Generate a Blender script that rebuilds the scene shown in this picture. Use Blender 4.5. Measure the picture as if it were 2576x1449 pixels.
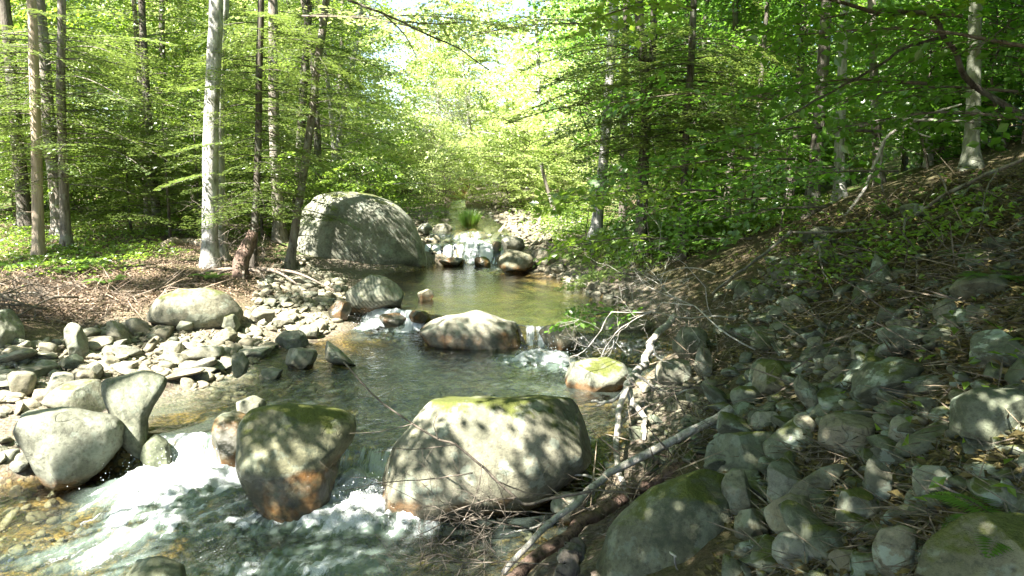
import bpy, bmesh, math, random
import numpy as np
from mathutils import Vector
S = bpy.context.scene
for o in list(bpy.data.objects): bpy.data.objects.remove(o)
COL = S.collection
# ------------------------------------------------------------------ camera, sky, sun, exposure
CZ = 2.6; FPX = 1909.6; PITCH = math.radians(8.77)
cam = bpy.data.cameras.new("camera"); cam.sensor_width = 36; cam.lens = 36*FPX/2576
cam.clip_start = 0.05; cam.clip_end = 1000
camo = bpy.data.objects.new("camera", cam); COL.objects.link(camo)
camo.location = (0, 0, CZ); camo.rotation_euler = (math.pi/2-PITCH, 0, 0); S.camera = camo
SUN = np.array([-0.44, -0.42, 0.79]); SUN /= np.linalg.norm(SUN)
w = bpy.data.worlds.new("World"); S.world = w; w.use_nodes = True
nt = w.node_tree; bg = nt.nodes["Background"]
sky = nt.nodes.new("ShaderNodeTexSky"); sky.sky_type = 'NISHITA'; sky.sun_disc = False
sky.sun_elevation = math.asin(SUN[2]); sky.sun_rotation = math.atan2(SUN[0], SUN[1])
nt.links.new(sky.outputs[0], bg.inputs[0]); bg.inputs[1].default_value = 0.05
sl = bpy.data.lights.new("sun", 'SUN'); sl.energy = 5.0; sl.angle = math.radians(0.5); sl.color = (1, .95, .87)
so = bpy.data.objects.new("sun", sl); COL.objects.link(so); so.location = (-20, -15, 40)
so.rotation_euler = Vector(SUN).to_track_quat('Z', 'Y').to_euler()
S.view_settings.view_transform = 'Standard'; S.view_settings.look = 'None'
S.view_settings.exposure = 3.1; S.view_settings.gamma = 1; S.view_settings.use_curve_mapping = False
S.render.engine = 'CYCLES'
cy = S.cycles; cy.max_bounces = 7; cy.diffuse_bounces = 4; cy.glossy_bounces = 3; cy.transmission_bounces = 4
cy.transparent_max_bounces = 10; cy.caustics_reflective = False; cy.caustics_refractive = False
cy.sample_clamp_indirect = 6
cy.use_denoising = True
try: cy.denoiser = 'OPENIMAGEDENOISE'; cy.denoising_prefilter = 'ACCURATE'
except Exception: pass
# ------------------------------------------------------------------ geometry helpers
rs = np.random.RandomState(7)
def ray(u, v):
    a = (u-1288)/FPX; b = (724.5-v)/FPX; c, s = math.cos(PITCH), math.sin(PITCH)
    return np.array([a, c+b*s, -s+b*c])
def D(u, v, y): d = ray(u, v); return np.array([0, 0, CZ])+d*(y/d[1])
def W(u, v, z): d = ray(u, v); return np.array([0, 0, CZ])+d*((z-CZ)/d[2])
def sst(a, b, x): t = np.clip((x-a)/(b-a), 0, 1); return t*t*(3-2*t)
def vnoise(p, seed=0):
    p = np.asarray(p, float); i = np.floor(p).astype(np.int64); f = p-i; f = f*f*(3-2*f)
    def h(x, y, z):
        n = (x*374761393+y*668265263+z*2147483647+seed*974634777) & 0xffffffff
        n = ((n ^ (n >> 13))*1274126177) & 0xffffffff
        n = ((n ^ (n >> 16))*2246822519) & 0xffffffff
        return ((n ^ (n >> 15)) & 0xffffff)/float(0xffffff)
    x, y, z = i[..., 0], i[..., 1], i[..., 2]; fx, fy, fz = f[..., 0], f[..., 1], f[..., 2]
    l = lambda a, b, t: a+(b-a)*t
    return l(l(l(h(x,y,z),h(x+1,y,z),fx), l(h(x,y+1,z),h(x+1,y+1,z),fx), fy),
             l(l(h(x,y,z+1),h(x+1,y,z+1),fx), l(h(x,y+1,z+1),h(x+1,y+1,z+1),fx), fy), fz)
def fbm(p, o=4, seed=0):
    r = 0; a = .5; p = np.asarray(p, float); t = 0
    for k in range(o): r = r+a*vnoise(p*2**k+k*17.3, seed+k); t += a; a *= .5
    return r/t
def xy0(x, y): return np.stack([x, y, np.zeros_like(x)], -1)
def mesh_np(name, V, F, mat, smooth=True, attrs=None):
    V = np.ascontiguousarray(V, np.float32).reshape(-1, 3); me = bpy.data.meshes.new(name)
    Fs = F if isinstance(F, list) else [F]
    me.vertices.add(len(V)); me.vertices.foreach_set("co", V.ravel())
    lp = np.concatenate([f.ravel() for f in Fs]).astype(np.int32)
    tot = np.concatenate([np.full(len(f), f.shape[1]) for f in Fs]); st = np.concatenate([[0], np.cumsum(tot)[:-1]]).astype(np.int32)
    me.loops.add(len(lp)); me.loops.foreach_set("vertex_index", lp)
    me.polygons.add(len(tot)); me.polygons.foreach_set("loop_start", st)
    me.polygons.foreach_set("use_smooth", np.full(len(tot), smooth, bool))
    for k, a in (attrs or {}).items():
        at = me.attributes.new(k, 'FLOAT', 'POINT'); at.data.foreach_set("value", np.ascontiguousarray(a, np.float32))
    me.update(calc_edges=True)
    if mat: me.materials.append(mat)
    return me
def link(name, me, parent=None, loc=(0, 0, 0)):
    o = bpy.data.objects.new(name, me); COL.objects.link(o); o.location = loc
    if parent: o.parent = parent
    return o
def tag(o, label, cat, group=None):
    o["label"] = label; o["category"] = cat
    if group: o["group"] = group
    return o
def kind(o, k, label=None):
    o["kind"] = k
    if label: o["label"] = label
    return o
def root(name, loc, label, cat, group=None):
    o = bpy.data.objects.new(name, None); COL.objects.link(o); o.location = loc; o.empty_display_size = .2
    return tag(o, label, cat, group)
def join(parts):
    V = []; F = []; n = 0
    for v, f in parts: V.append(v); F.append(f+n); n += len(v)
    return np.concatenate(V), np.concatenate(F)
def catmull(P, n):
    P = np.asarray(P, float)
    if len(P) < 3: return P[0]+(P[-1]-P[0])*np.linspace(0, 1, n)[:, None]
    Q = np.vstack([2*P[0]-P[1], P, 2*P[-1]-P[-2]]); m = len(P)-1; t = np.linspace(0, m-1e-6, n); i = t.astype(int); f = (t-i)[:, None]
    a, b, c, d = Q[i], Q[i+1], Q[i+2], Q[i+3]
    return .5*(2*b+(c-a)*f+(2*a-5*b+4*c-d)*f**2+(3*b-a-3*c+d)*f**3)
def tube(P, R, k=8, rough=0, seed=0):
    P = np.asarray(P, float); n = len(P); R = np.broadcast_to(np.asarray(R, float), (n,))
    T = np.gradient(P, axis=0); T /= np.linalg.norm(T, axis=1)[:, None]+1e-9
    ref = np.where(np.abs(T[:, 2:3]) > .8, np.array([[1., .2, 0]]), np.array([[0, 0, 1.]]))
    A = np.cross(T, ref); A /= np.linalg.norm(A, axis=1)[:, None]; B = np.cross(T, A)
    th = np.arange(k)*2*math.pi/k
    r = R[:, None]*np.ones((1, k))
    if rough:
        q = np.stack([np.cos(th)[None]*1.5+0*r, np.sin(th)[None]*1.5+0*r, (np.arange(n)*.35)[:, None]+0*r], -1)+seed*3.7
        r = r*(1+rough*(fbm(q, 3, seed)-.5)*2)
    V = P[:, None]+r[..., None]*(np.cos(th)[None, :, None]*A[:, None]+np.sin(th)[None, :, None]*B[:, None])
    V = np.concatenate([V.reshape(-1, 3), P[:1], P[-1:]])
    i = np.arange(n-1)[:, None]*k; j = np.arange(k)[None]; jn = (j+1) % k
    F = np.stack([i+j, i+jn, i+k+jn, i+k+j], -1).reshape(-1, 4)
    c0, c1 = n*k, n*k+1; e = (n-1)*k; j = np.arange(k); jn = (j+1) % k
    F = np.concatenate([F, np.stack([jn, j, 0*j+c0, 0*j+c0], -1)*1, np.stack([e+j, e+jn, 0*j+c1, 0*j+c1], -1)])
    return V, F
def fixquads(F):   # degenerate cap quads -> separate triangle array
    d = F[:, 2] == F[:, 3]
    return [F[~d], F[d][:, :3]]
def tubes_mesh(name, parts, mat, base):
    V, F = join(parts); return mesh_np(name, V-np.asarray(base), fixquads(F), mat)
_ico = {}
def ico(n):
    if n not in _ico:
        bm = bmesh.new(); bmesh.ops.create_icosphere(bm, subdivisions=n, radius=1)
        V = np.array([v.co[:] for v in bm.verts]); F = np.array([[v.index for v in f.verts] for f in bm.faces]); bm.free(); _ico[n] = (V, F)
    return _ico[n]
# ------------------------------------------------------------------ node helper
class NT:
    def __init__(s, name):
        s.m = bpy.data.materials.new(name); s.m.use_nodes = True; s.t = s.m.node_tree; s.t.nodes.clear()
        s.out = s.t.nodes.new("ShaderNodeOutputMaterial")
    def n(s, typ, ins=None, **kw):
        x = s.t.nodes.new("ShaderNode"+typ)
        for k, v in kw.items(): setattr(x, k, v)
        for k, v in (ins or {}).items():
            if hasattr(v, 'is_output') or isinstance(v, bpy.types.NodeSocket): s.t.links.new(v, x.inputs[k])
            else: x.inputs[k].default_value = v
        return x
    def noise(s, vec, scale, detail=4, rough=.55, dist=0):
        return s.n("TexNoise", {"Vector": vec, "Scale": scale, "Detail": detail, "Roughness": rough, "Distortion": dist}).outputs[0]
    def math(s, op, a, b=0., clamp=False):
        return s.n("Math", {0: a, 1: b}, operation=op, use_clamp=clamp).outputs[0]
    def mr(s, v, a, b, c=0., d=1.):
        return s.n("MapRange", {0: v, 1: a, 2: b, 3: c, 4: d}, interpolation_type='SMOOTHSTEP').outputs[0]
    def mix(s, f, a, b, mode='MIX'):
        x = s.n("Mix", data_type='RGBA', blend_type=mode)
        for i, v in ((0, f), (6, a), (7, b)):
            if isinstance(v, bpy.types.NodeSocket): s.t.links.new(v, x.inputs[i])
            elif i == 0: x.inputs[0].default_value = v
            else: x.inputs[i].default_value = (*v, 1)
        return x.outputs[2]
    def attr(s, name, typ='GEOMETRY'): return s.n("Attribute", attribute_name=name, attribute_type=typ).outputs["Fac"]
    def pos(s): return s.n("NewGeometry").outputs["Position"]
    def scalev(s, v, xyz): return s.n("Mapping", {"Vector": v, "Scale": xyz}).outputs[0]
    def bump(s, h, strength, dist): return s.n("Bump", {"Height": h, "Strength": strength, "Distance": dist}).outputs[0]
    def done(s, sh): s.t.links.new(sh, s.out.inputs[0]); return s.m
    def principled(s, col, rough, normal=None, spec=.3):
        i = {"Base Color": col, "Roughness": rough, "Specular IOR Level": spec}
        if not isinstance(col, bpy.types.NodeSocket): i["Base Color"] = (*col, 1)
        if normal: i["Normal"] = normal
        return s.n("BsdfPrincipled", i).outputs[0]
def rock_material():
    t = NT("stone"); p = t.pos(); rnd = t.n("ObjectInfo").outputs["Random"]
    off = t.n("VectorMath", {0: p, 1: t.n("CombineXYZ", {0: t.math('MULTIPLY', rnd, 13.), 1: t.math('MULTIPLY', rnd, 7.)}).outputs[0]}, operation='ADD').outputs[0]
    big = t.noise(off, 2.6, 6, .6, .4); fine = t.noise(off, 26, 6, .7); spk = t.noise(off, 170, 3, .6)
    c = t.mix(t.mr(big, .3, .72), (.10, .094, .072), (.25, .235, .19))
    warm = t.mix(rnd, (1.08, 1.0, .88), (.84, .92, .90)); c = t.mix(1, c, warm, 'MULTIPLY')
    band = t.attr("band", 'OBJECT')
    wv = t.n("TexWave", {"Vector": t.n("Mapping", {"Vector": p, "Rotation": (.3, .5, .2)}).outputs[0], "Scale": 6., "Distortion": 5., "Detail": 3.}).outputs[0]
    c = t.mix(t.math('MULTIPLY', t.mr(wv, .25, .7), band), c, (.28, .26, .20))
    c = t.mix(t.mr(fine, .3, .75, .0, .55), c, t.mix(1, c, (1.5, 1.5, 1.5), 'MULTIPLY'))
    c = t.mix(t.mr(fine, .52, .3, 0, .6), c, (.045, .043, .034))
    c = t.mix(t.mr(spk, .45, .2, 0, .7), c, (.05, .05, .045)); c = t.mix(t.mr(spk, .58, .8, 0, .4), c, (.36, .34, .30))
    c = t.mix(t.math('MULTIPLY', t.attr('dark', 'OBJECT'), .68), c, t.mix(1, c, (.30, .39, .23), 'MULTIPLY'))  # dark: darker greenish stone; on the right slope it also carries painted shade
    ck = t.math('ABSOLUTE', t.math('SUBTRACT', t.noise(off, 1.7, 3, .5, .6), .5)); ckm = t.math('MULTIPLY', t.mr(ck, .006, .001), t.mr(t.noise(off, 1.43, 2), .54, .68)); c = t.mix(t.math('MULTIPLY', ckm, .38), c, (.02, .02, .015))
    li = t.noise(off, 5.5, 5, .62); c = t.mix(t.math('MULTIPLY', t.mr(li, .54, .60), t.attr("lichen", 'OBJECT')), c, (.25, .30, .24))
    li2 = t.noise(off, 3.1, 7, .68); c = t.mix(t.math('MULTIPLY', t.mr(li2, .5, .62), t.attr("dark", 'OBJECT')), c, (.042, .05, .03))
    nz = t.n("SeparateXYZ", {0: t.n("NewGeometry").outputs["Normal"]}).outputs[2]
    mz = t.math('ADD', t.math('MULTIPLY', nz, .62), t.math('MULTIPLY', t.noise(off, 4., 6, .65), .8))
    ms = t.math('MULTIPLY_ADD', t.attr("moss", 'OBJECT'), -.75); ms.node.inputs[2].default_value = 1.26
    mm = t.mr(t.math('SUBTRACT', mz, ms), -.04, .10)
    mcol = t.mix(t.noise(p, 40, 4), (.028, .038, .006), (.095, .105, .018)); c = t.mix(mm, c, mcol)
    z = t.n("SeparateXYZ", {0: p}).outputs[2]
    wl = t.math('SUBTRACT', t.math('ADD', z, t.math('MULTIPLY', t.noise(off, 5, 4), -.16)), t.attr("wet", 'OBJECT'))
    wet = t.mr(wl, .03, -.07)
    br = t.mix(t.mr(t.noise(off, 5, 4), .42, .68), (.018, .015, .009), (.15, .062, .014))
    c = t.mix(t.math('MULTIPLY', wet, .66), c, br)
    h = t.math('ADD', t.math('MULTIPLY', big, .5), t.math('ADD', t.math('MULTIPLY', fine, .3), t.math('MULTIPLY', spk, .08)))
    h = t.math('SUBTRACT', h, t.math('MULTIPLY', ckm, .16))
    h = t.math('ADD', h, t.math('MULTIPLY', mm, t.math('MULTIPLY', t.noise(p, 70, 3), .35)))
    ro = t.mr(wet, 0, 1, .82, .22)
    return t.done(t.principled(c, ro, t.bump(h, .75, .045), .35))
def ground_material():
    t = NT("forest_floor"); p = t.pos(); n1 = t.noise(p, 2.2, 6, .6); n2 = t.noise(p, 30, 6, .7); n3 = t.noise(p, 110, 3, .7)
    vo = t.n("TexVoronoi", {"Vector": p, "Scale": 26.}); vc = vo.outputs["Color"]; vd = vo.outputs["Distance"]
    lit = t.mix(t.mr(n2, .3, .7), (.035, .027, .017), (.15, .11, .07)); lit = t.mix(t.mr(n3, .55, .75, 0, .8), lit, (.30, .23, .15))
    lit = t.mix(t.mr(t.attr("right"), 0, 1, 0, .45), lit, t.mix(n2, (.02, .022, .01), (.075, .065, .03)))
    gr = t.mix(n2, (.04, .07, .016), (.12, .17, .045)); lit = t.mix(t.math('MULTIPLY', t.attr("green"), t.mr(n1, .40, .6)), lit, gr)
    sand = t.mix(t.mr(n2, .3, .7), (.12, .10, .07), (.28, .25, .20)); sand = t.mix(.45, sand, t.mix(.75, vc, (.4, .37, .3)), 'MULTIPLY')
    sand = t.mix(t.mr(vd, .5, .75, 0, .6), sand, (.07, .06, .04))
    bed = t.mix(t.mr(n1, .35, .68), (.055, .043, .019), (.30, .195, .058)); bed = t.mix(t.mr(n2, .5, .72, 0, .7), bed, (.38, .28, .11)); bed = t.mix(t.mr(vd, .4, .7, 0, .8), bed, (.03, .024, .012))
    c = t.mix(t.attr("sand"), lit, sand); c = t.mix(t.attr("bed"), c, bed)
    h = t.math('ADD', n2, t.math('MULTIPLY', t.math('SUBTRACT', 1., vd), .6))
    return t.done(t.principled(c, .9, t.bump(h, .8, .035), .15))
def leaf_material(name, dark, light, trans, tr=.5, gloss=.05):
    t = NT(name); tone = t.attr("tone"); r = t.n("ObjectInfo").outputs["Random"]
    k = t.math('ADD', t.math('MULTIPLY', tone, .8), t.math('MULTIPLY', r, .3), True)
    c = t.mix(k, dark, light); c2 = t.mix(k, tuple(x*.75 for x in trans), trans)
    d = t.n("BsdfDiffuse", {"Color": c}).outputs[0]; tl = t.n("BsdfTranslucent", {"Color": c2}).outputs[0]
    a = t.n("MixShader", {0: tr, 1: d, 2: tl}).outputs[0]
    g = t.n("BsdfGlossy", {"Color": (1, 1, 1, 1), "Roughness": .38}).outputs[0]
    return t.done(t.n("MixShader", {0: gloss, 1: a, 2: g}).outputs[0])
def bark_material(name, a, b, spot, zs=.25, scale=14, spots=.5, crack=.6):
    t = NT(name); p = t.pos(); q = t.scalev(p, (1, 1, zs)); n = t.noise(q, scale, 6, .65, .3); m = t.noise(p, 5, 5, .6); f = t.noise(q, scale*4, 4, .7)
    c = t.mix(t.mr(n, .3, .7), a, b); c = t.mix(t.mr(n, .48, .33, 0, crack), c, tuple(x*.3 for x in a)); c = t.mix(t.mr(m, .52, .62, 0, spots), c, spot)
    c = t.mix(t.mr(f, .5, .8, 0, .35), c, b)
    h = t.math('ADD', n, t.math('MULTIPLY', f, .4))
    return t.done(t.principled(c, .88, t.bump(h, .9, .03), .15))
def plain(name, a, b, scale=30, rough=.85):
    t = NT(name); n = t.noise(t.pos(), scale, 5, .65); tn = t.attr("tone")
    c = t.mix(t.mr(n, .3, .7), a, b); c = t.mix(tn, c, t.mix(1, c, (1.7, 1.6, 1.4), 'MULTIPLY'))
    return t.done(t.principled(c, rough, t.bump(n, .5, .01), .2))
def water_material():
    t = NT("stream_water"); p = t.pos(); foam = t.attr("foam"); milk = t.attr("milk"); rip = t.attr("ripple")
    q = t.scalev(p, (1, .7, 1)); h = t.math('ADD', t.math('MULTIPLY', t.noise(q, 7, 4, .55, .8), 1.), t.math('MULTIPLY', t.noise(q, 26, 3, .6, .5), .35))
    bm = t.n("Bump", {"Height": h, "Strength": t.math('MULTIPLY', rip, .8), "Distance": .05}).outputs[0]
    fr = t.n("Fresnel", {"IOR": 1.33, "Normal": bm}).outputs[0]
    tr = t.n("BsdfTransparent", {"Color": t.mix(t.mr(t.attr("deep"), .02, .38), (.88, .89, .80), (.40, .47, .36))}).outputs[0]
    gl = t.n("BsdfGlossy", {"Color": (1, 1, 1, 1), "Roughness": .06, "Normal": bm}).outputs[0]
    clear = t.n("MixShader", {0: t.math('ADD', t.math('MULTIPLY', fr, 1.25), .02, True), 1: tr, 2: gl}).outputs[0]
    fn = t.noise(t.scalev(p, (1.2, .6, 1.2)), 42, 4, .7, 1.2)
    sn = t.noise(t.scalev(p, (1, .10, .10)), 55, 4, .65, .3); fl = t.attr('fall')
    fn = t.n('Mix', {0: fl, 2: fn, 3: sn}, data_type='FLOAT').outputs[0]
    fm = t.math('MULTIPLY', t.mr(t.math('ADD', foam, t.math('MULTIPLY', t.math('SUBTRACT', fn, .5), 1.5)), .22, .78), t.mr(foam, .02, .15), True)
    fb = t.bump(t.math('ADD', fn, t.noise(p, 90, 3)), .9, .035)
    wh = t.principled((.58, .61, .61), .5, fb, .3)
    mk = t.principled((.17, .225, .19), .3, bm, .5)
    a = t.n("MixShader", {0: milk, 1: clear, 2: mk}).outputs[0]
    return t.done(t.n("MixShader", {0: fm, 1: a, 2: wh}).outputs[0])
M = dict(rock=rock_material(), ground=ground_material(), water=water_material(),
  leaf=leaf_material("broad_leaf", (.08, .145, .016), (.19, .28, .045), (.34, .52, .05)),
  leaf_sun=leaf_material("sun_brightened_leaf", (.22, .30, .07), (.41, .48, .19), (.60, .73, .22), .5),  # leaf colour lightened to carry the glare of the sunlit clearing
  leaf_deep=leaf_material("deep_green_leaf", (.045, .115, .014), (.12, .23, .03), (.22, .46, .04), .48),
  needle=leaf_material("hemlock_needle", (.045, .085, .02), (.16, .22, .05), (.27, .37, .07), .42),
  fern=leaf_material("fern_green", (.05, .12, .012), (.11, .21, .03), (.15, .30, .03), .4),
  bark=bark_material("brown_bark", (.10, .085, .068), (.24, .215, .18), (.28, .30, .25)),
  bark_dark=bark_material("dark_bark", (.05, .042, .034), (.13, .115, .095), (.16, .18, .14)),
  birch=bark_material("grey_lichen_bark", (.19, .185, .17), (.40, .39, .36), (.46, .47, .43), .35, 16, .7, .5),
  beech=bark_material("smooth_beech_bark", (.11, .12, .085), (.18, .19, .14), (.26, .27, .22), .7, 6, .6, .15),
  snag=bark_material("bare_dead_wood", (.25, .20, .145), (.40, .33, .25), (.30, .26, .2), .06, 22, .4, .35),
  bleach=bark_material("bleached_wood", (.27, .25, .215), (.46, .44, .39), (.24, .25, .18), .5, 26, .4, .4),
  grey=bark_material("weathered_wood", (.17, .155, .13), (.32, .30, .26), (.14, .15, .10), .5, 26, .5, .6),
  rot=bark_material("rotten_wood", (.07, .048, .038), (.19, .13, .10), (.09, .085, .05), .5, 22, .5, .7),
  twig=plain("twig_bark", (.07, .058, .045), (.17, .145, .115)),
  palewig=plain("pale_twig", (.26, .24, .2), (.42, .40, .36)),
  litter=plain("dry_leaf", (.045, .040, .016), (.115, .095, .04), 25),
  duff=plain("needle_duff", (.085, .06, .042), (.25, .19, .14), 40),
  moss=plain("moss_cushion", (.05, .058, .008), (.13, .125, .02), 60, 1.),
  root=plain("root_bark", (.10, .078, .058), (.22, .18, .145)))
# ------------------------------------------------------------------ terrain and water level
EY = [-5, 3, 4.6, 5.6, 6.2, 6.6, 7.3, 8, 9.2, 10.4, 12, 14, 15.4, 16.6, 17.2, 18.5, 21, 24, 30, 60]
EL = [-7, -6, -5.2, -4.9, -4.2, -3.35, -3.4, -2.8, -2.55, -2.5, -2.3, -2.6, -2.6, -1.8, -1.45, -1.45, -1.75, -2.1, -2.3, -3]
ER = [-1.2, -.2, .15, .65, .95, 1.05, 1.15, 1.35, 1.9, 2.0, 1.75, 1.3, .4, -.1, -.4, -.55, -1.05, -1.4, -1.7, -2.4]
def edges(y): return np.interp(y, EY, EL), np.interp(y, EY, ER)
def wlevel(x, y):
    l1 = np.interp(x, [-3.2, -2.75, -2.3, -1.7, -1.3, -.9, .6, 1], [6.42, 6.40, 6.4, 6.2, 5.98, 6.0, 6.1, 6.1]); w1 = np.interp(x, [-2.4, -1.6], [.13, .42])
    l2 = 10.22-.6*x
    z = .26*sst(-1, 1, (y-l1)/w1)+.24*sst(-1, 1, (y-l2)/.17)+.42*sst(-1, 1, (y-17.25)/.42)+.16*sst(-1, 1, (y-18.3)/.5)
    return z+np.clip(y-18.4, 0, 30)*.06
ctl = []
for u, v, z in [(60,960,.35),(200,950,.38),(300,880,.45),(450,850,.45),(550,870,.38),(100,880,.5),(700,820,.42),(800,800,.4),(850,740,.56),(750,720,.68),(700,690,.78),(650,740,.7),(920,690,.58),
  (10,1100,.2),(350,1050,.2),(450,960,.28),(300,800,.6),(150,790,.66),(50,760,.72),(300,740,.85),(450,715,.82),(150,720,.92),(530,670,.95),(95,655,1.0),(300,650,1.03),(700,640,.92),(620,700,.82),(50,600,1.2),(300,600,1.2),(700,600,1.1),
  (1550,740,.6),(1480,700,.62),(1420,670,.66),(1700,870,.42),(1650,960,.36),(1700,1050,.42),(1600,1100,.28),(1500,1270,.05),(1350,1400,0),(1640,1215,.3),(1760,1150,.48),(1750,800,.72),(1640,700,.85)]: ctl.append(W(u, v, z))
for u, v, y in [(1800,1000,6.6),(1850,900,7.4),(1720,650,13),(1610,605,14),(1500,600,15.5),(1800,560,16),(2300,900,5),(2300,700,7),(2300,560,9),(2050,535,12),(2110,510,12.5),(2000,600,10.5),(2000,700,8.5),(2000,850,6.8),(2000,1000,5.6),(2000,1200,4.4),
  (2300,1200,4),(1800,1449,3.6),(2200,1449,3),(1600,1449,4.1),(2445,418,10),(2576,1440,2.6),(2576,1100,3.3),(2576,800,4.2),(2576,600,6.5),(2576,430,9.5),(1400,560,21),(1300,540,23)]: ctl.append(D(u, v, y))
ctl += [np.array(p, float) for p in [(0,0,.95),(1,1,1.05),(2.5,0,1.5),(-2,-1,.3),(-5,0,.2),(6,4,2.7),(5,0,2.3),(9,9,3.7),(9,13,3.4),(12,8,5),(-15,25,1.7),(-8,25,1.6),(-20,40,2.4),(-9,17,1.3),(-14,14,1.3),(0,30,1.9),(-2,24,1.5),(0,45,2.6),(4,22,1.9),(10,30,2.3),(10,20,2.5),(10,45,2.9),(20,30,4.5),(22,15,7),(0,80,5),(-30,80,4.5),(30,80,7),(-30,10,1.5),(-40,40,3),(-8,6,.8),(-9,10,1.0),(-6,9,.8),(-4.5,16.5,1.1),(40,40,8),(25,-5,7),(-25,-5,1)]]
ctl = np.array(ctl)
def tpsk(r2): return .5*r2*np.log(r2+1e-9)
_X = ctl[:, :2]; _K = tpsk(((_X[:, None]-_X[None])**2).sum(-1))+np.eye(len(_X))*.35
_P = np.hstack([np.ones((len(_X), 1)), _X]); _A = np.block([[_K, _P], [_P.T, np.zeros((3, 3))]])
_c = np.linalg.solve(_A, np.concatenate([ctl[:, 2], np.zeros(3)]))
def Hraw(x, y):
    x = np.asarray(x, float); y = np.asarray(y, float); sh = x.shape; q = np.stack([x.ravel(), y.ravel()], -1); out = np.empty(len(q))
    for i in range(0, len(q), 20000):
        s = q[i:i+20000]; out[i:i+20000] = tpsk(((s[:, None]-_X[None])**2).sum(-1))@_c[:-3]+_c[-3]+s@_c[-2:]
    return out.reshape(sh)
def H(x, y):
    x = np.asarray(x, float); y = np.asarray(y, float); h = Hraw(x, y)
    far = sst(40, 70, np.hypot(x, y-10)); h = h*(1-far)+far*(3+.03*np.abs(y))
    h = h+(fbm(xy0(x*.9, y*.9), 4, 3)-.5)*.22*sst(1, 4, y)+(fbm(xy0(x*5, y*5), 3, 9)-.5)*.06
    l, r = edges(y); e = np.minimum(x-l, r-x); wv = wlevel(x, y)
    dep = np.interp(e, [0, .4, 1.3], [.05, .16, .34]); dep = dep*np.where((y < 6.2) & (x < -2.3), .45, 1)
    bed = wv-dep+(fbm(xy0(x*3, y*3), 3, 5)-.5)*.16
    return h+(bed-h)*sst(-.12, .22, e)
def hit(u, v, y0=2.2, y1=45):
    ys = y0*(y1/y0)**np.linspace(0, 1, 260); d = ray(u, v); P = np.array([0, 0, CZ])+d*(ys/d[1])[:, None]
    dz = P[:, 2]-H(P[:, 0], P[:, 1]); k = np.where(dz < 0)[0]
    if len(k) == 0: return None
    k = k[0]
    if k == 0: return P[0]
    f = dz[k-1]/(dz[k-1]-dz[k]); return P[k-1]+(P[k]-P[k-1])*f
def nonuni(a, b, c, n, p):   # denser around c
    t = np.linspace(-1, 1, n); s = np.sign(t)*np.abs(t)**p
    return np.where(s < 0, c+s*(c-a), c+s*(b-c))
def grid(xs, ys):
    X, Y = np.meshgrid(xs, ys); n, m = X.shape; i = np.arange(n-1)[:, None]*m+np.arange(m-1)[None]
    return X.ravel(), Y.ravel(), np.stack([i, i+1, i+m+1, i+m], -1).reshape(-1, 4)
X, Y, F = grid(nonuni(-110, 110, -.5, 460, 3.2), nonuni(-40, 190, 6.5, 520, 3.0)); Z = H(X, Y)
rel = Z-wlevel(X, Y); el, er = edges(Y); cen = (el+er)/2
bed = sst(.03, -.02, rel)*(np.minimum(X-el, er-X) > -.2)
nz = fbm(xy0(X*1.5, Y*1.5), 3, 11)
sand = sst(.40, .22, rel+(nz-.5)*.25)*np.where(X < cen, sst(-1.8, -1.0, -(np.maximum(el-X, 0)-2.3)*1.0-1.9+.9)*0+1, sst(.9, .4, X-er))
sand = sand*sst(17.5, 16, Y)+sst(16, 17.5, Y)*sst(2.6, 1.6, np.abs(X-cen-.6))
sand *= np.where(X < -8, 0, 1)
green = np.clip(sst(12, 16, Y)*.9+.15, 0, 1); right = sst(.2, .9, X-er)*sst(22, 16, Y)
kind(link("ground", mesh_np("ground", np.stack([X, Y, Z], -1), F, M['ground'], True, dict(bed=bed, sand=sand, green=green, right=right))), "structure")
# ------------------------------------------------------------------ water
ys = [3.0]
while ys[-1] < 27: ys.append(ys[-1]+.0028*ys[-1]+.002)
X, Y, F = grid(np.linspace(-6.2, 2.6, 520), np.array(ys)); L = wlevel(X, Y)
gy = (wlevel(X, Y+.03)-wlevel(X, Y-.03))/.06
blobs = [(480,1205,0,.36,.28,2.4),(400,1230,0,.46,.3,1.7),(330,1290,0,.4,.33,1.0),(600,1200,0,.25,.16,.8),(250,1370,0,.42,.3,.65),(90,1400,0,.3,.18,.45),(875,1275,0,.3,.36,2.3),(1000,1290,0,.24,.24,2.0),(1050,1330,0,.2,.2,.8),
  (800,1305,0,.4,.2,1.0),(640,1335,0,.3,.2,.6),(760,1400,0,.45,.22,.6),(920,1425,0,.4,.22,.65),(540,1280,0,.35,.25,.7),(450,1330,0,.3,.16,.9),(650,1440,0,.5,.2,.6),(350,1440,0,.5,.2,.5),
  (930,822,.26,.32,.32,1.2),(1010,830,.26,.25,.25,1.1),(960,850,.26,.5,.4,.6),(1370,900,.26,.33,.45,1.2),(1320,905,.26,.5,.3,.7),(1430,925,.26,.35,.3,.5),(1440,965,.26,.2,.2,.45),(1185,655,.5,.45,.8,1.2),(1230,680,.5,.5,.8,.45)]
FB = np.zeros_like(X)
SH = dict()
for u, v, z, rx, ry, s in blobs:
    c = W(u, v, z); FB += s*np.exp(-((X-c[0])/rx)**2-((Y-c[1])/ry)**2)
low = sst(6.6, 6.1, Y)
a = -.35*low; xs_ = X+a*(6-Y)*-1.0          # flow runs towards the camera and a little left
wx = fbm(xy0(X*2.2, Y*2.2), 3, 31)-.5; wy = fbm(xy0(X*2.2, Y*2.2), 3, 41)-.5
n1 = fbm(np.stack([(X+.35*(6-Y)*low)*6+wx*1.8, Y*1.7+wy*1.6, 0*X], -1), 5, 21)
n2 = fbm(np.stack([(X+.35*(6-Y)*low)*15+wx*4, Y*4.6+wy*3.5, 0*X], -1), 5, 23)
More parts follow.
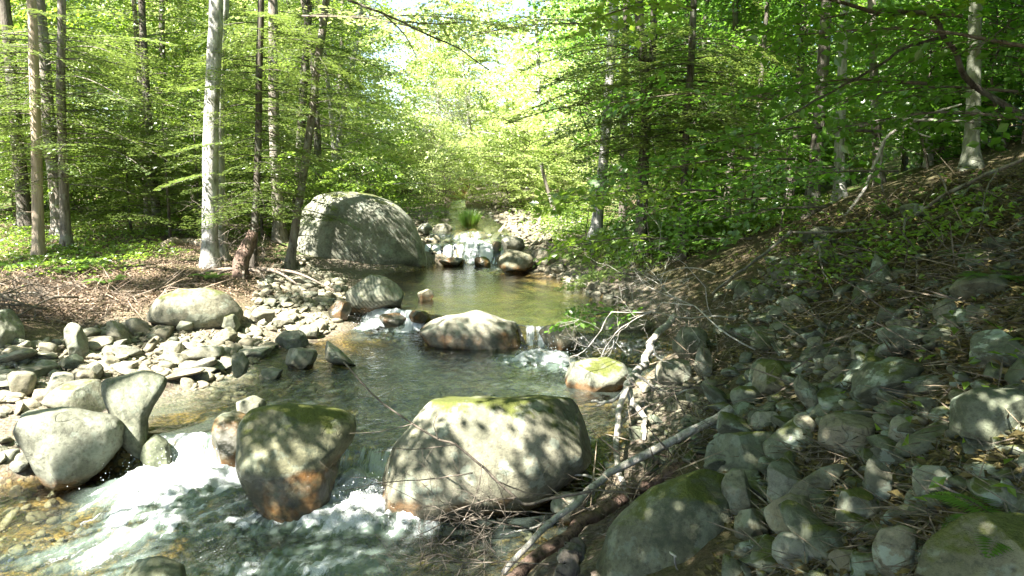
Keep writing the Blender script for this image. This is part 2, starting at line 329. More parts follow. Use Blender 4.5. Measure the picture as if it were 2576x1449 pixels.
FB *= np.where(Y < 7, .76, np.where(Y < 14, .85, .9)); FBc = np.clip(FB, 0, 1.3)
turb = sst(.43, .66, .5*n1+.5*n2+.22*(FBc-.6))
foam = np.clip(sst(.22, .85, FBc)*turb*1.1+sst(.15, .5, FBc)*sst(.53, .64, n2)*.4, 0, 1)
st = fbm(np.stack([X*13+wx*1.5, Y*1.2, 0*X], -1), 3, 51); st2 = fbm(np.stack([X*7, Y*1.1, 0*X], -1), 2, 53)
fall = sst(.12, .5, gy)*np.where(Y < 7, np.exp(-((X+2.72)/.30)**4)+np.exp(-((X+1.22)/.30)**4), np.where(Y < 14, np.exp(-((X+1.75)/.55)**4)+np.exp(-((X-.42)/.28)**4), 1))
foam = np.clip(np.maximum(foam, fall*sst(.34, .70, st*.75+st2*.45)), 0, 1)
fn = fbm(xy0(X*8+wx*4, Y*8+wy*4), 4, 61)-.5+1.1*np.abs(fbm(xy0(X*13, Y*11), 3, 63)-.5)
milk = np.clip(sst(.05, .7, FBc)*.42*sst(.2, .55, n1)+low*.10*sst(-3.5, -2.5, X)+(1-low)*sst(10, 9.3, Y)*.10, 0, .8)*sst(-.6, .1, (X-el[0]*0)+6)
calm = np.where(Y > 10, sst(17.4, 16, Y), 0)
Zw = L+(fbm(xy0(X*3.2+wx, Y*2.2), 3, 71)-.5)*(.035-.022*calm)+FBc*(.09*(n1-.35)+.11*fn)+fall*(st-.5)*.05+fall*.02
Zw += sst(.5, 1.3, FB)*.05*low
rip = np.clip(.75-.38*calm+.3*FBc, 0, 1)
e = np.minimum(X-edges(Y)[0], edges(Y)[1]-X); keep = (e > -.55) & (Zw > H(X, Y)-.12)
kf = keep[F].any(1); F = F[kf]; used = np.unique(F); mp = np.zeros(len(X), int); mp[used] = np.arange(len(used))
kind(link("water", mesh_np("water", np.stack([X, Y, Zw], -1)[used], mp[F], M['water'], True, dict(foam=foam[used], milk=milk[used], ripple=rip[used], fall=np.clip(fall*1.3, 0, 1)[used], deep=np.clip(Zw-H(X, Y), 0, 1)[used]))), "structure")
q_ = np.random.RandomState(17); P = []
for u, v, z, rx, n in [(480,1190,.03,.22,420),(900,1270,.03,.22,420),(1000,1280,.03,.14,160),(410,1215,.02,.3,160),(935,815,.3,.22,200),(1372,890,.3,.18,200),(1185,655,.55,.35,200)]:
    c = W(u, v, z); P.append(c+q_.normal(size=(n, 3))*np.array([rx, rx*.6, 0])+np.array([0, 0, 1])*(np.abs(q_.normal(size=n))**1.5*.075)[:, None])
P = np.concatenate(P); V0, F0 = ico(1); sz = q_.uniform(.0012, .0048, len(P)); V = V0[None]*sz[:, None, None]*np.array([1, 1, 1.5])+P[:, None]
t_ = NT("water_drops"); o = kind(link("water_spray", mesh_np("water_spray", V, (F0[None]+(np.arange(len(P))*len(V0))[:, None, None]).reshape(-1, 3), t_.done(t_.principled((.62, .66, .66), .15, None, .5)))), "stuff", "white drops of spray thrown up at the feet of the little falls"); o["category"] = "spray"
# ------------------------------------------------------------------ rocks
def bbox_outline(u0, v0, u1, v1, seed, tilt=0):
    r = np.random.RandomState(seed); n = 9; th = np.arange(n)*2*math.pi/n+r.uniform(-.25, .25, n)
    c = np.cos(th); s = np.sin(th); p = .72; x = np.sign(c)*np.abs(c)**p; y = np.sign(s)*np.abs(s)**p; k = r.uniform(.84, 1.06, n); x, y = x*k, y*k
    if tilt: t = math.radians(tilt); x, y = x*math.cos(t)-y*math.sin(t), x*math.sin(t)+y*math.cos(t)
    x = (x-x.min())/(x.max()-x.min()); y = (y-y.min())/(y.max()-y.min())
    return np.stack([u0+x*(u1-u0), v0+y*(v1-v0)], -1)
def rock(name, label, cat, out, zg=None, dr=.8, sub=5, seed=0, cuts=8, rough=.06, bury=.18, y=None, pw=.75, group=None, tilt=0, mat=None, flat=None, **props):
    if len(out) == 4 and np.isscalar(out[0]): out = bbox_outline(*out, seed+5, tilt)
    out = np.array(out, float); lo, hi = out.min(0), out.max(0); uc, vc = (lo+hi)/2
    if y is None:
        if zg is None: h = hit(uc, hi[1]); yf = h[1]
        else: yf = W(uc, hi[1], zg)[1]
    else: yf = y
    ax = (hi[0]-lo[0])/2*yf/FPX; ay = ax*dr; yc = yf+ay*.45
    # extend the hidden foot of the rock down into the ground
    o2 = out.copy(); dn = (o2[:, 1] > vc); o2[dn, 1] += (hi[1]-lo[1])*bury*((o2[dn, 1]-vc)/(hi[1]-vc))
    C = D(uc, (lo[1]+o2[:, 1].max())/2, yc); wv = C-np.array([0, 0, CZ]); wv /= np.linalg.norm(wv)
    rv = np.array([wv[1], -wv[0], 0]); rv /= np.linalg.norm(rv); uv = np.cross(rv, wv)
    dense = np.concatenate([o2[i]+(o2[(i+1) % len(o2)]-o2[i])*np.linspace(0, 1, 24, endpoint=False)[:, None] for i in range(len(o2))])
    P = np.array([D(a, b, yc) for a, b in dense])-C; px, pz = P@rv, P@uv
    th = np.arctan2(pz, px); rr = np.hypot(px, pz); od = np.argsort(th); tt = np.linspace(-math.pi, math.pi, 241)[:-1]
    R = np.interp(tt, th[od], rr[od], period=2*math.pi)
    ker = np.exp(-(np.arange(-10, 11)/4.)**2); ker /= ker.sum(); R = np.convolve(np.concatenate([R[-10:], R, R[:10]]), ker, 'valid')
    V, Fc = ico(sub); rho = np.hypot(V[:, 0], V[:, 2]); t = np.arctan2(V[:, 2], V[:, 0]); Rt = np.interp(t, tt, R, period=2*math.pi)
    rp = rho**pw; dp = np.sign(V[:, 1])*np.abs(V[:, 1])**pw
    Q = rv*(Rt*rp*np.cos(t))[:, None]+uv*(Rt*rp*np.sin(t))[:, None]+wv*(ay*dp)[:, None]
    size = np.mean(R); r = np.random.RandomState(seed+100)
    for k in range(cuts):
        m = r.normal(size=3); m[1] = -abs(m[1])*.7; m /= np.linalg.norm(m); s = Q@m; d = s.max()*r.uniform((.54 if seed >= 70 else .64) if cuts > 4 else .76, .88 if cuts > 4 else .93); Q -= m*(np.maximum(s-d, 0)*.93)[:, None]
    if flat is not None:   # flat top: (normal x,y,z, fraction)
        m = np.array(flat[:3], float); m /= np.linalg.norm(m); s = Q@m; d = s.max()*flat[3]; Q -= m*(np.maximum(s-d, 0)*.85)[:, None]
    nn = V/np.linalg.norm(V, axis=1)[:, None]; nd = rv*nn[:, :1]+uv*nn[:, 2:]+wv*nn[:, 1:2]
    q = Q/size; Q += nd*(((fbm(q*1.6+seed, 4, seed)-.5)*2*rough+(fbm(q*6+seed, 4, seed+3)-.5)*rough*.7)*size)[:, None]
    base = np.array([C[0], C[1], C[2]+Q[:, 2].min()])
    o = link(name, mesh_np(name, Q+C-base, Fc, mat or M['rock']), loc=base); tag(o, label, cat, group)
    for k, v in dict(dict(wet=-9., moss=.12, lichen=.25, dark=.4, band=0.), **props).items(): o[k] = float(v)
    return o
BO, ST = "boulder", "stone"
HERO = [
 # foreground, round the two chutes
 (BO, "largest foreground boulder, mossy on its flat top, between the right chute and the driftwood", [(949,1234),(982,1138),(1030,1071),(1078,1004),(1135,975),(1222,965),(1317,973),(1413,980),(1476,1004),(1510,1050),(1504,1138),(1437,1186),(1365,1224),(1270,1248),(1174,1253),(1088,1272),(1030,1277)], 0, dict(dr=.62, sub=6, seed=1, moss=.5, dark=.4, lichen=.4, wet=.12, flat=(0,.25,1,.8), rough=.05, cuts=3, pw=.68)),
 (BO, "dark domed boulder with orange wet foot between the two chutes", [(594,1138),(596,1075),(626,1033),(695,1014),(776,1014),(870,1026),(908,1052),(893,1105),(853,1147),(833,1215),(805,1277),(747,1290),(685,1275),(632,1225),(600,1180)], 0, dict(dr=.9, sub=6, seed=34, moss=.55, dark=1, wet=.34, rough=.06, cuts=1)),
 (BO, "pale smooth boulder with overhanging right side at the left edge of the white water", [(22,1047),(48,1023),(115,1016),(201,1028),(287,1037),(318,1066),(312,1119),(259,1176),(201,1210),(134,1219),(105,1200),(62,1138),(38,1100)], 0, dict(dr=.7, sub=6, seed=3, moss=.25, dark=.3, wet=.02, rough=.05, cuts=3, bury=.08, flat=(-.1,.1,1,.8))),
 (BO, "grey green wedge shaped boulder leaning right over the left pool", [(252,956),(297,946),(364,927),(407,937),(431,951),(412,985),(388,1018),(374,1047),(372,1090),(364,1138),(338,1132),(305,1095),(280,1050),(257,1000)], .1, dict(dr=.9, sub=5, seed=4, moss=.25, dark=.6, wet=-9, rough=.04, cuts=1, band=.25)),
 (BO, "rounded boulder with mossy tint just behind the pale overhanging boulder", [(105,1004),(125,975),(158,961),(216,953),(254,951),(270,985),(283,1032),(192,1045),(110,1025)], .2, dict(seed=5, moss=.3, dark=.5)),
 (BO, "wet brown rock tight against the left of the dark domed boulder", [(545,1165),(530,1110),(540,1055),(570,1022),(605,1012),(625,1050),(622,1120),(606,1180),(570,1188)], .0, dict(seed=6, wet=.4, moss=.2, sub=5, dr=1.1, dark=.9, pw=.9)),
 (BO, "low brown rock with water sliding over it in the left chute", (462,1061,520,1130), .0, dict(seed=7, wet=.6)),
 (BO, "black wet rock forming the left wall of the left chute", [(352,1150),(362,1105),(395,1090),(425,1110),(436,1160),(425,1195),(380,1195)], .0, dict(seed=8, wet=-9, dark=1, moss=.05, lichen=0, dr=1.2, pw=.9)),
 (BO, "wet cobble behind the dark domed boulder, topped by a dry patch", (594,994,672,1062), .2, dict(seed=9, wet=.25)),
 (BO, "dark sloping rock washed by foam at the bottom of the picture", (285,1395,500,1600), -.05, dict(seed=10, wet=-9, dark=1, moss=.25, dr=1.2, bury=.1)),
 (BO, "pinkish rock between the largest foreground boulder and the grey log", (1385,1235,1475,1320), 0, dict(seed=14, wet=.05)),
 (BO, "big mossy slab sloping down to the logs at the bottom right", [(1470,1480),(1530,1320),(1640,1222),(1770,1172),(1840,1195),(1850,1290),(1830,1480)], .12, dict(seed=15, sub=6, moss=.55, dark=.9, lichen=.2, dr=.9, rough=.05, cuts=2)),
 # left gravel bar
 (ST, "brown rounded stone at the left edge above the pale overhanging boulder", (3,932,94,996), None, dict(seed=16)),
 (ST, "pale tapered stone leaning between brown stone and mossy boulder", (108,928,194,1004), None, dict(seed=17, tilt=-30, dark=.1)),
 (ST, "upright barrel shaped stone standing on the gravel bar", [(160,827),(177,807),(201,817),(220,850),(226,894),(206,902),(176,892),(164,862)], None, dict(seed=18, moss=.1, dark=.15)),
 (ST, "pale angular block on the gravel bar right of the barrel shaped stone", [(261,812),(287,805),(316,831),(342,870),(307,867),(263,850)], None, dict(seed=19, dark=.1)),
 (BO, "large round boulder cut off by the left edge of the picture", [(-70,800),(-20,768),(30,778),(60,815),(64,845),(30,868),(-40,876)], None, dict(seed=20, moss=.15)),
 (BO, "broad low boulder with mossy back lying against the left bank", [(370,790),(395,750),(450,728),(520,722),(570,735),(600,765),(620,785),(590,810),(520,820),(440,815),(385,808)], None, dict(seed=21, cuts=2, sub=6, moss=.42, dark=.35, rough=.04, dr=.6)),
 (ST, "small stone tucked under the front of the broad low boulder", (430,806,488,835), None, dict(seed=22)),
 (ST, "greenish stone at the right end of the broad low boulder", (550,790,606,834), None, dict(seed=23, moss=.3)),
 (ST, "dark pointed stone standing in front of the broad low boulder", [(555,855),(566,825),(580,820),(598,840),(602,862)], None, dict(seed=24, dark=.8)),
 (ST, "pale rounded stone right of the broad low boulder", (620,775,692,812), None, dict(seed=25, dark=.1)),
 (ST, "white oblong stone among the cobbles above the rapid", (675,797,742,823), None, dict(seed=26, dark=.05)),
 (ST, "pale domed stone at the water edge of the gravel bar", (691,830,778,877), None, dict(seed=27, dark=.15)),
 (ST, "grey stone behind the pale domed stone", (750,817,805,851), None, dict(seed=28)),
 (ST, "oval green grey stone at the edge of the middle pool", (714,875,801,923), .28, dict(seed=29, wet=.28, moss=.2)),
 (ST, "pointed wedge stone leaning right in the middle pool", [(806,861),(820,854),(852,875),(901,915),(860,922),(820,900)], .25, dict(seed=30, wet=.24)),
 (ST, "pale half sunken stone in the shallow edge of the middle pool", (652,925,715,956), .24, dict(seed=31, wet=.22, dark=.1)),
 (ST, "upright flat slab standing in the pool edge with striped light", [(576,897),(609,882),(628,908),(623,933),(601,961),(582,935)], .26, dict(seed=32, dr=.35, wet=.24)),
 (ST, "thin flat slab lying on the gravel bar toward the pool", (582,870,690,897), None, dict(seed=33, dark=.1, flat=(0,0,1,.5))),
 (ST, "long low stone across the middle of the gravel bar", (229,868,363,902), None, dict(seed=34, dark=.15)),
 (ST, "round stone in front of the long low stone", (251,893,303,927), None, dict(seed=35)),
 (ST, "dark squat stone left of the long low stone", (147,890,212,930), None, dict(seed=36, dark=.7)),
 (ST, "light stone beside the wedge shaped boulder", (292,907,352,938), None, dict(seed=37, dark=.1)),
 (ST, "round beige stone above the mossy tinted boulder", (206,911,262,953), None, dict(seed=38)),
 (ST, "thin dark slab under the pale angular block", (222,850,288,869), None, dict(seed=39, dark=.7)),
 (ST, "sloping grey stone in the middle of the gravel bar", (390,856,466,895), None, dict(seed=40)),
 (ST, "greenish oblong stone tilted on thin slabs", (416,886,486,918), None, dict(seed=41, tilt=25, moss=.2)),
 (ST, "long white slab at the far left of the gravel bar", (36,915,155,949), None, dict(seed=42, dark=.05, flat=(0,0,1,.5))),
 (ST, "olive stone by the pool edge left of the upright slab", (512,905,556,932), None, dict(seed=43, moss=.3)),
 (ST, "rounded stone at the shallow corner of the pool", (433,922,487,950), .26, dict(seed=44, wet=.2)),
 (BO, "angular striped boulder with mossy flank beside the upper rapid", [(868,743),(890,701),(913,688),(965,694),(1003,716),(1018,739),(1005,769),(965,792),(905,792),(875,775)], .4, dict(seed=45, sub=6, band=.8, moss=.4, wet=.48, dark=.4, rough=.05)),
 (BO, "dark wet block left of the upper rapid", (822,752,888,808), .36, dict(seed=46, wet=.6, moss=.2)),
 (BO, "small rounded rock splitting the upper rapid", (954,784,1025,828), .26, dict(seed=47, wet=.6)),
 (BO, "pale hump backed boulder with rusty ends damming the upper pool", [(1046,826),(1056,806),(1090,797),(1131,792),(1169,788),(1199,781),(1244,792),(1275,806),(1310,814),(1332,842),(1328,870),(1263,863),(1225,867),(1180,854),(1112,850),(1074,843)], .26, dict(seed=48, sub=6, cuts=2, bury=.75, wet=.40, dark=.1, rough=.05, dr=.55)),
 (BO, "round dark boulder right of the hump backed boulder", [(1353,833),(1372,818),(1409,814),(1439,826),(1466,852),(1460,871),(1424,884),(1387,880),(1364,862)], .26, dict(seed=49, wet=.30, dark=.25)),
 (ST, "flat dark rock at the lip of the upper pool", (1024,780,1082,810), .42, dict(seed=50, wet=.7)),
 (ST, "lone grey rock standing in the upper pool", (1050,727,1092,758), .48, dict(seed=51, wet=.52)),
 (BO, "broad shaded boulder half in the water under the right bank", (1470,795,1650,866), .26, dict(seed=52, wet=.34, dark=.45, dr=.6)),
 (BO, "rounded boulder with mossy crown left of the forked branch", [(1413,945),(1430,912),(1480,900),(1530,897),(1570,915),(1587,945),(1575,970),(1500,980),(1440,972)], .26, dict(seed=53, sub=5, wet=.27, moss=.5, dark=.45, bury=.4)),
 (BO, "sunlit round stone right of the forked branch", (1640,903,1748,968), None, dict(seed=54, dark=.2)),
 (ST, "tall pinkish stone at the foot of the dark bank", (1745,870,1802,948), None, dict(seed=55, dark=.2)),
 (BO, "shaded blocky boulder half buried in the right bank toe", (1690,822,1790,905), None, dict(seed=56, dark=.8, moss=.3)),
 # far bank and upper falls
 (BO, "huge rounded boulder with sunlit face beside the upper pool", [(728,640),(738,580),(762,525),(800,492),(860,482),(930,488),(1000,515),(1040,555),(1065,600),(1078,650),(1076,674),(980,677),(870,672),(760,665)], .5, dict(seed=57, sub=6, moss=.44, dark=.1, lichen=.3, wet=.52, dr=.7, rough=.04, cuts=3, pw=.65)),
 (BO, "rock at the top left of the far waterfall", (1086,562,1140,592), 1.0, dict(seed=58, wet=.95)),
 (BO, "dark rock at the left foot of the far waterfall", (1071,618,1110,662), .5, dict(seed=59, wet=.7, dark=.8)),
 (BO, "wet rock against the left side of the far waterfall", (1104,603,1148,640), .65, dict(seed=60, wet=1.1, dark=.8)),
 (BO, "low dark rock in the foam below the far waterfall", (1101,646,1170,669), .5, dict(seed=61, wet=.8, dark=.9)),
 (BO, "round dark rock in the foam below the far waterfall", (1193,645,1236,672), .5, dict(seed=62, wet=.9, dark=.9)),
 (BO, "wet rock parting the far waterfall near its left side", (1146,604,1178,632), .7, dict(seed=110, wet=1.3, dark=.9)),
 (BO, "wet rock parting the far waterfall near its right side", (1204,610,1236,642), .62, dict(seed=111, wet=1.3, dark=.9)),
 (BO, "dark shrub shaded boulder right of the far waterfall", (1255,628,1344,686), .5, dict(seed=63, wet=.58, dark=.7)),
 (BO, "pale angular boulder on the far right bank", (1332,624,1408,670), .62, dict(seed=64, dark=.15)),
 (BO, "sunlit boulder above the dark boulder right of the far waterfall", (1258,594,1322,632), .9, dict(seed=65, dark=.1)),
 (BO, "bleached flat rock on the far left bank above the falls", (1050,560,1092,590), 1.0, dict(seed=66, dark=.1)),
 (BO, "rock on the left lip of the far waterfall behind wet stones", (1070,590,1108,622), .8, dict(seed=67, wet=.7)),
 (ST, "small orange wet rock on the right lip of the far waterfall", (1236,606,1262,640), .7, dict(seed=68, wet=1.2)),
 # right bank
 (BO, "boulder with a thick cushion of moss in the shaded right slope", (1888,905,2014,985), None, dict(seed=70, moss=.75, dark=.6)),
 (BO, "tilted oblong stone leaning right below the moss cushioned boulder", [(1994,960),(2010,936),(2030,940),(2060,985),(2087,1030),(2070,1048),(2030,1020),(2000,990)], None, dict(seed=71, moss=.3, lichen=.5)),
 (BO, "broad sloping slab in the middle of the shaded right slope", [(2172,1005),(2200,960),(2240,922),(2300,935),(2318,975),(2290,1012)], None, dict(seed=72, moss=.25, lichen=.5)),
 (BO, "low mossy stone left of the moss cushioned boulder", (1836,970,1930,1022), None, dict(seed=73, moss=.5, dark=.7)),
 (ST, "small layered block above the big mossy boulder by the log end", (1884,1034,1968,1088), None, dict(seed=74, band=.4, moss=.2)),
 (ST, "blue grey stone under the tilted oblong stone", (1996,1028,2066,1098), None, dict(seed=75, lichen=.5)),
 (BO, "square faced tan block in the middle of the right slope", [(2054,1120),(2062,1048),(2100,1037),(2170,1040),(2202,1062),(2195,1120),(2150,1142),(2090,1142)], None, dict(seed=76, moss=.25, dark=.3)),
 (ST, "lichen spotted stone right of the square faced block", (2232,1040,2321,1112), None, dict(seed=77, lichen=.9)),
 (BO, "wide dark boulder above the stacked stones at the log end", (1758,1085,1982,1190), None, dict(seed=78, moss=.4, dark=.9)),
 (ST, "smooth grey green stone standing at the top of the slab", (1812,1174,1915,1290), None, dict(seed=79, moss=.1, dark=.4)),
 (ST, "dark smooth stone below the standing grey green stone", (1843,1277,1935,1366), None, dict(seed=80, moss=.1, dark=.7)),
 (ST, "large tilted grey stone with pale lower corner", (1917,1240,2060,1358), None, dict(seed=81, tilt=-20, moss=.12)),
 (ST, "tan streaked upright stone behind the tilted grey stone", (1930,1155,2030,1270), None, dict(seed=82, moss=.2, dark=.2)),
 (ST, "long rounded stone slanting up to the right", [(1972,1245),(2000,1215),(2070,1175),(2120,1162),(2136,1180),(2090,1225),(2020,1262)], None, dict(seed=83, moss=.2)),
 (ST, "stone with moss on its left shoulder near the bottom right", (2097,1222,2212,1328), None, dict(seed=84, moss=.6)),
 (ST, "narrow blue grey stone between two mossy stones", (2174,1140,2246,1275), None, dict(seed=85, lichen=.6)),
 (BO, "lichen crusted boulder beside the fern", (2292,1168,2448,1262), None, dict(seed=86, lichen=1, moss=.3)),
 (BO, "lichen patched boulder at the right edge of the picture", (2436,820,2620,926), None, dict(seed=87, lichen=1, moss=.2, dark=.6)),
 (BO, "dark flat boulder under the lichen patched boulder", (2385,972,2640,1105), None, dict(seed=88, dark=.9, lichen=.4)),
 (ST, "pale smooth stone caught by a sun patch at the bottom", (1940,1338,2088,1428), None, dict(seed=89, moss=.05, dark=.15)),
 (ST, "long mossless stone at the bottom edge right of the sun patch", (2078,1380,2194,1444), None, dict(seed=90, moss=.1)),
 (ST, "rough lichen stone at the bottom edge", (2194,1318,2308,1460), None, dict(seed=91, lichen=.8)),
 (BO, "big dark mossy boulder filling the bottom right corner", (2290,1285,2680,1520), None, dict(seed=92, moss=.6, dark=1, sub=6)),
 (ST, "little white stone wedged among grey stones", (2038,1268,2082,1302), None, dict(seed=93, dark=0, lichen=.8)),
 (ST, "flat layered slab high on the shaded slope", (2226,800,2328,834), None, dict(seed=94, band=.4)),
 (ST, "pale rounded stone high on the shaded slope", (2346,758,2418,810), None, dict(seed=95, lichen=.5)),
 (ST, "dark rounded stone beside the pale one high on the slope", (2430,765,2500,810), None, dict(seed=96, dark=.8)),
 (ST, "tan blunt stone midway up the shaded slope", (2030,845,2087,882), None, dict(seed=97)),
 (ST, "grey ridge stone above the broad sloping slab", (2140,865,2210,920), None, dict(seed=98, lichen=.5)),
 (ST, "pale flat stone left of the grey ridge stone", (2070,890,2150,930), None, dict(seed=99)),
 (BO, "large shaded ledge below the ferns at right", (2380,690,2580,750), None, dict(seed=101, moss=.3, dark=.8)),
 (ST, "stone with mossy edge at the top of the gravelly strip", (1960,740,2040,790), None, dict(seed=102, moss=.4)),
]
for nm, lab, out, zg, kw in HERO: rock(nm, lab, "boulder" if nm == BO else "stone", out, zg, **kw)
# individual cobbles: shared shapes, copied
def cobble_shape(seed):
    V, Fc = ico(3); r = np.random.RandomState(seed); Q = V*np.array([1, r.uniform(.55, .9), r.uniform(.27, .62)])
    for k in range(10):
        m = r.normal(size=3); m /= np.linalg.norm(m); s = Q@m; d = s.max()*r.uniform(.60, .88); Q = Q-m*(np.maximum(s-d, 0)*.95)[:, None]
    Q = Q+V*((fbm(V*1.3+seed, 3, seed)-.5)*.2)[:, None]
    return mesh_np("cobble", Q, Fc, M['rock'])
CS = [cobble_shape(200+i) for i in range(14)]
def inpoly(poly, n, rng):
    poly = np.array(poly, float); lo, hi = poly.min(0), poly.max(0); out = []
    while len(out) < n:
        p = lo+(hi-lo)*rng.rand(2); c = False; j = len(poly)-1
        for i in range(len(poly)):
            a, b = poly[i], poly[j]
            if (a[1] > p[1]) != (b[1] > p[1]) and p[0] < (b[0]-a[0])*(p[1]-a[1])/(b[1]-a[1])+a[0]: c = not c
            j = i
        if c: out.append(p)
    return out
proto = link("cobble", CS[0])
def cobbles(poly, n, px, label, group, seed, zs=1., **props):
    global proto
    r = np.random.RandomState(seed)
    for p in inpoly(poly, n, r):
        h = hit(*p)
        if h is None: continue
        o = proto if proto.get("label") is None else proto.copy()
        if o is not proto: COL.objects.link(o)
        o.data = CS[r.randint(14)]
        s = r.uniform(*px)/2/FPX*h[1]; o.scale = (s*r.uniform(.9, 1.3), s, s*r.uniform(.8, 1.15)*zs); o.rotation_euler = (r.normal()*.25, r.normal()*.25, r.uniform(0, 6.3))
        o.location = (h[0], h[1], h[2]+s*.22); tag(o, label, "cobble", group)
        for k, v in dict(dict(wet=-9., moss=.1, lichen=.2, dark=.3, band=.0), **props).items(): o[k] = float(v)
G1 = [(0,880),(150,860),(260,820),(420,830),(560,850),(640,830),(700,870),(620,930),(480,965),(250,945),(110,990),(0,1010)]
G2 = [(650,720),(700,660),(760,650),(830,690),(880,700),(860,790),(830,840),(700,840),(620,810)]
cobbles(G1, 58, (30, 62), "grey beige cobble lying loose on the sunny gravel bar at left", "cobbles on the left gravel bar", 1, dark=.2)
cobbles(G2, 58, (24, 52), "rounded olive grey cobble packed on the stony bank beside the huge boulder", "cobbles packed beside the huge boulder", 2, moss=.25)
cobbles(G1, 26, (70, 125), "large flat pale slab lying on the sunny gravel bar at left", "flat slabs on the left gravel bar", 11, .55, dark=.1)
cobbles([(0,1085),(70,1110),(90,1170),(60,1215),(0,1215)], 8, (45, 80), "smooth cobble heaped left of the pale overhanging boulder", "cobbles left of the overhanging boulder", 3)
cobbles([(1400,670),(1480,690),(1560,745),(1580,790),(1530,770),(1440,720),(1380,690)], 26, (22, 44), "whitish cobble on the right shore of the upper pool", "cobbles on the right shore of the upper pool", 4, dark=.05)
cobbles([(1600,960),(1700,945),(1790,960),(1760,1040),(1720,1090),(1640,1060)], 20, (28, 62), "sunlit cobble on the sand patch by the forked branch", "cobbles by the forked branch", 5, dark=.1)
cobbles([(1840,740),(1960,650),(2060,610),(2080,650),(1980,740),(1880,800)], 26, (24, 46), "pale cobble in the gravelly strip running down the right slope", "cobbles in the strip down the right slope", 6, dark=.1)
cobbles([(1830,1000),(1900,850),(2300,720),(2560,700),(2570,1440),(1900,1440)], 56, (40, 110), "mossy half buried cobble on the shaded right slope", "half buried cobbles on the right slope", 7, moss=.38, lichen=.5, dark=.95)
cobbles([(1215,530),(1300,520),(1400,560),(1480,640),(1380,620),(1270,600)], 34, (14, 28), "small white cobble on the far sunlit gravel bar", "cobbles on the far gravel bar", 8, dark=0)
# pebbles and rubble: masses beyond counting
def pebbles(spec, seed, name, label, cat, big=False, **props):
    r = np.random.RandomState(seed); P = []; Sz = []
    for poly, n, px in spec:
        for p in inpoly(poly, n, r):
            h = hit(p[0], p[1])
            if h is not None: P.append(h); Sz.append((px[0]+(px[1]-px[0])*r.rand()**1.7)/2/FPX*h[1]*(1+.8*(r.rand()**4)))
    P = np.array(P); Sz = np.array(Sz); n = len(P); V0, F0 = ico(3 if big else 2); base = []
    for k in range(14):
        Q = V0*np.array([1, r.uniform(.5, .95), r.uniform(.25, .62)])
        for j in range(9 if big else 5):
            m = r.normal(size=3); m /= np.linalg.norm(m); q = Q@m; d = q.max()*(r.uniform(.42, .8) if big else r.uniform(.58, .88)); Q = Q-m*(np.maximum(q-d, 0)*.97)[:, None]
        base.append(Q*(1+.3*(fbm(V0*1.4+k*5, 3, k)-.5))[:, None])
    B = np.stack(base)[r.randint(14, size=n)]; th = r.uniform(0, 6.3, n); c, s = np.cos(th)[:, None], np.sin(th)[:, None]
    tx = r.normal(size=(n, 1))*.42; x, y, z = B[..., 0], B[..., 1], B[..., 2]; z = z+tx*x
    V = np.stack([c*x-s*y, s*x+c*y, z], -1)*Sz[:, None, None]+P[:, None]+np.array([0, 0, 1])*(Sz*.15)[:, None, None]
    Fc = (F0[None]+(np.arange(n)*len(V0))[:, None, None]).reshape(-1, 3)
    o = kind(link(name, mesh_np(name, V, Fc, M['rock'])), "stuff", label); o["category"] = cat
    for k, v in dict(dict(wet=-9., moss=.1, lichen=.15, dark=.3), **props).items(): o[k] = float(v)
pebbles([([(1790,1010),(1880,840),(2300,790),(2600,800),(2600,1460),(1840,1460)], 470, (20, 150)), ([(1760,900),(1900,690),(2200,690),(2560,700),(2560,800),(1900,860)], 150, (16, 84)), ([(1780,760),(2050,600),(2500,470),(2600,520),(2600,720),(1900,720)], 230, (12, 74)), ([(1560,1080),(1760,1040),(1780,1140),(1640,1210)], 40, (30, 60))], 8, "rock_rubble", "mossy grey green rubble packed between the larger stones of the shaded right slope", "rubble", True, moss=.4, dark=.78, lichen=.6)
pebbles([(G1, 160, (26, 60)), (G2, 160, (20, 44)), ([(0,960),(120,960),(110,1010),(0,1080)], 20, (40, 90)), ([(1400,670),(1480,690),(1560,745),(1580,790),(1530,770),(1400,690)], 50, (16, 36)), ([(1200,520),(1330,505),(1440,540),(1500,650),(1380,625),(1250,590)], 130, (9, 26)), ([(1020,560),(1100,535),(1140,580),(1090,640)], 50, (14, 40)), ([(1140,535),(1300,530),(1460,565),(1480,620),(1340,600),(1240,570),(1210,545)], 150, (10, 28)), ([(1235,570),(1330,600),(1420,660),(1340,690),(1250,640)], 50, (18, 48)), ([(1040,540),(1150,535),(1160,570),(1080,565)], 40, (10, 26)), ([(1135,560),(1160,575),(1150,620),(1120,610)], 8, (18, 34)), ([(1225,560),(1250,575),(1250,620),(1228,600)], 8, (18, 34))], 9, "rock_rubble", "pale rubble heaped along the sunny shores", "rubble", True, moss=.1, dark=.15)
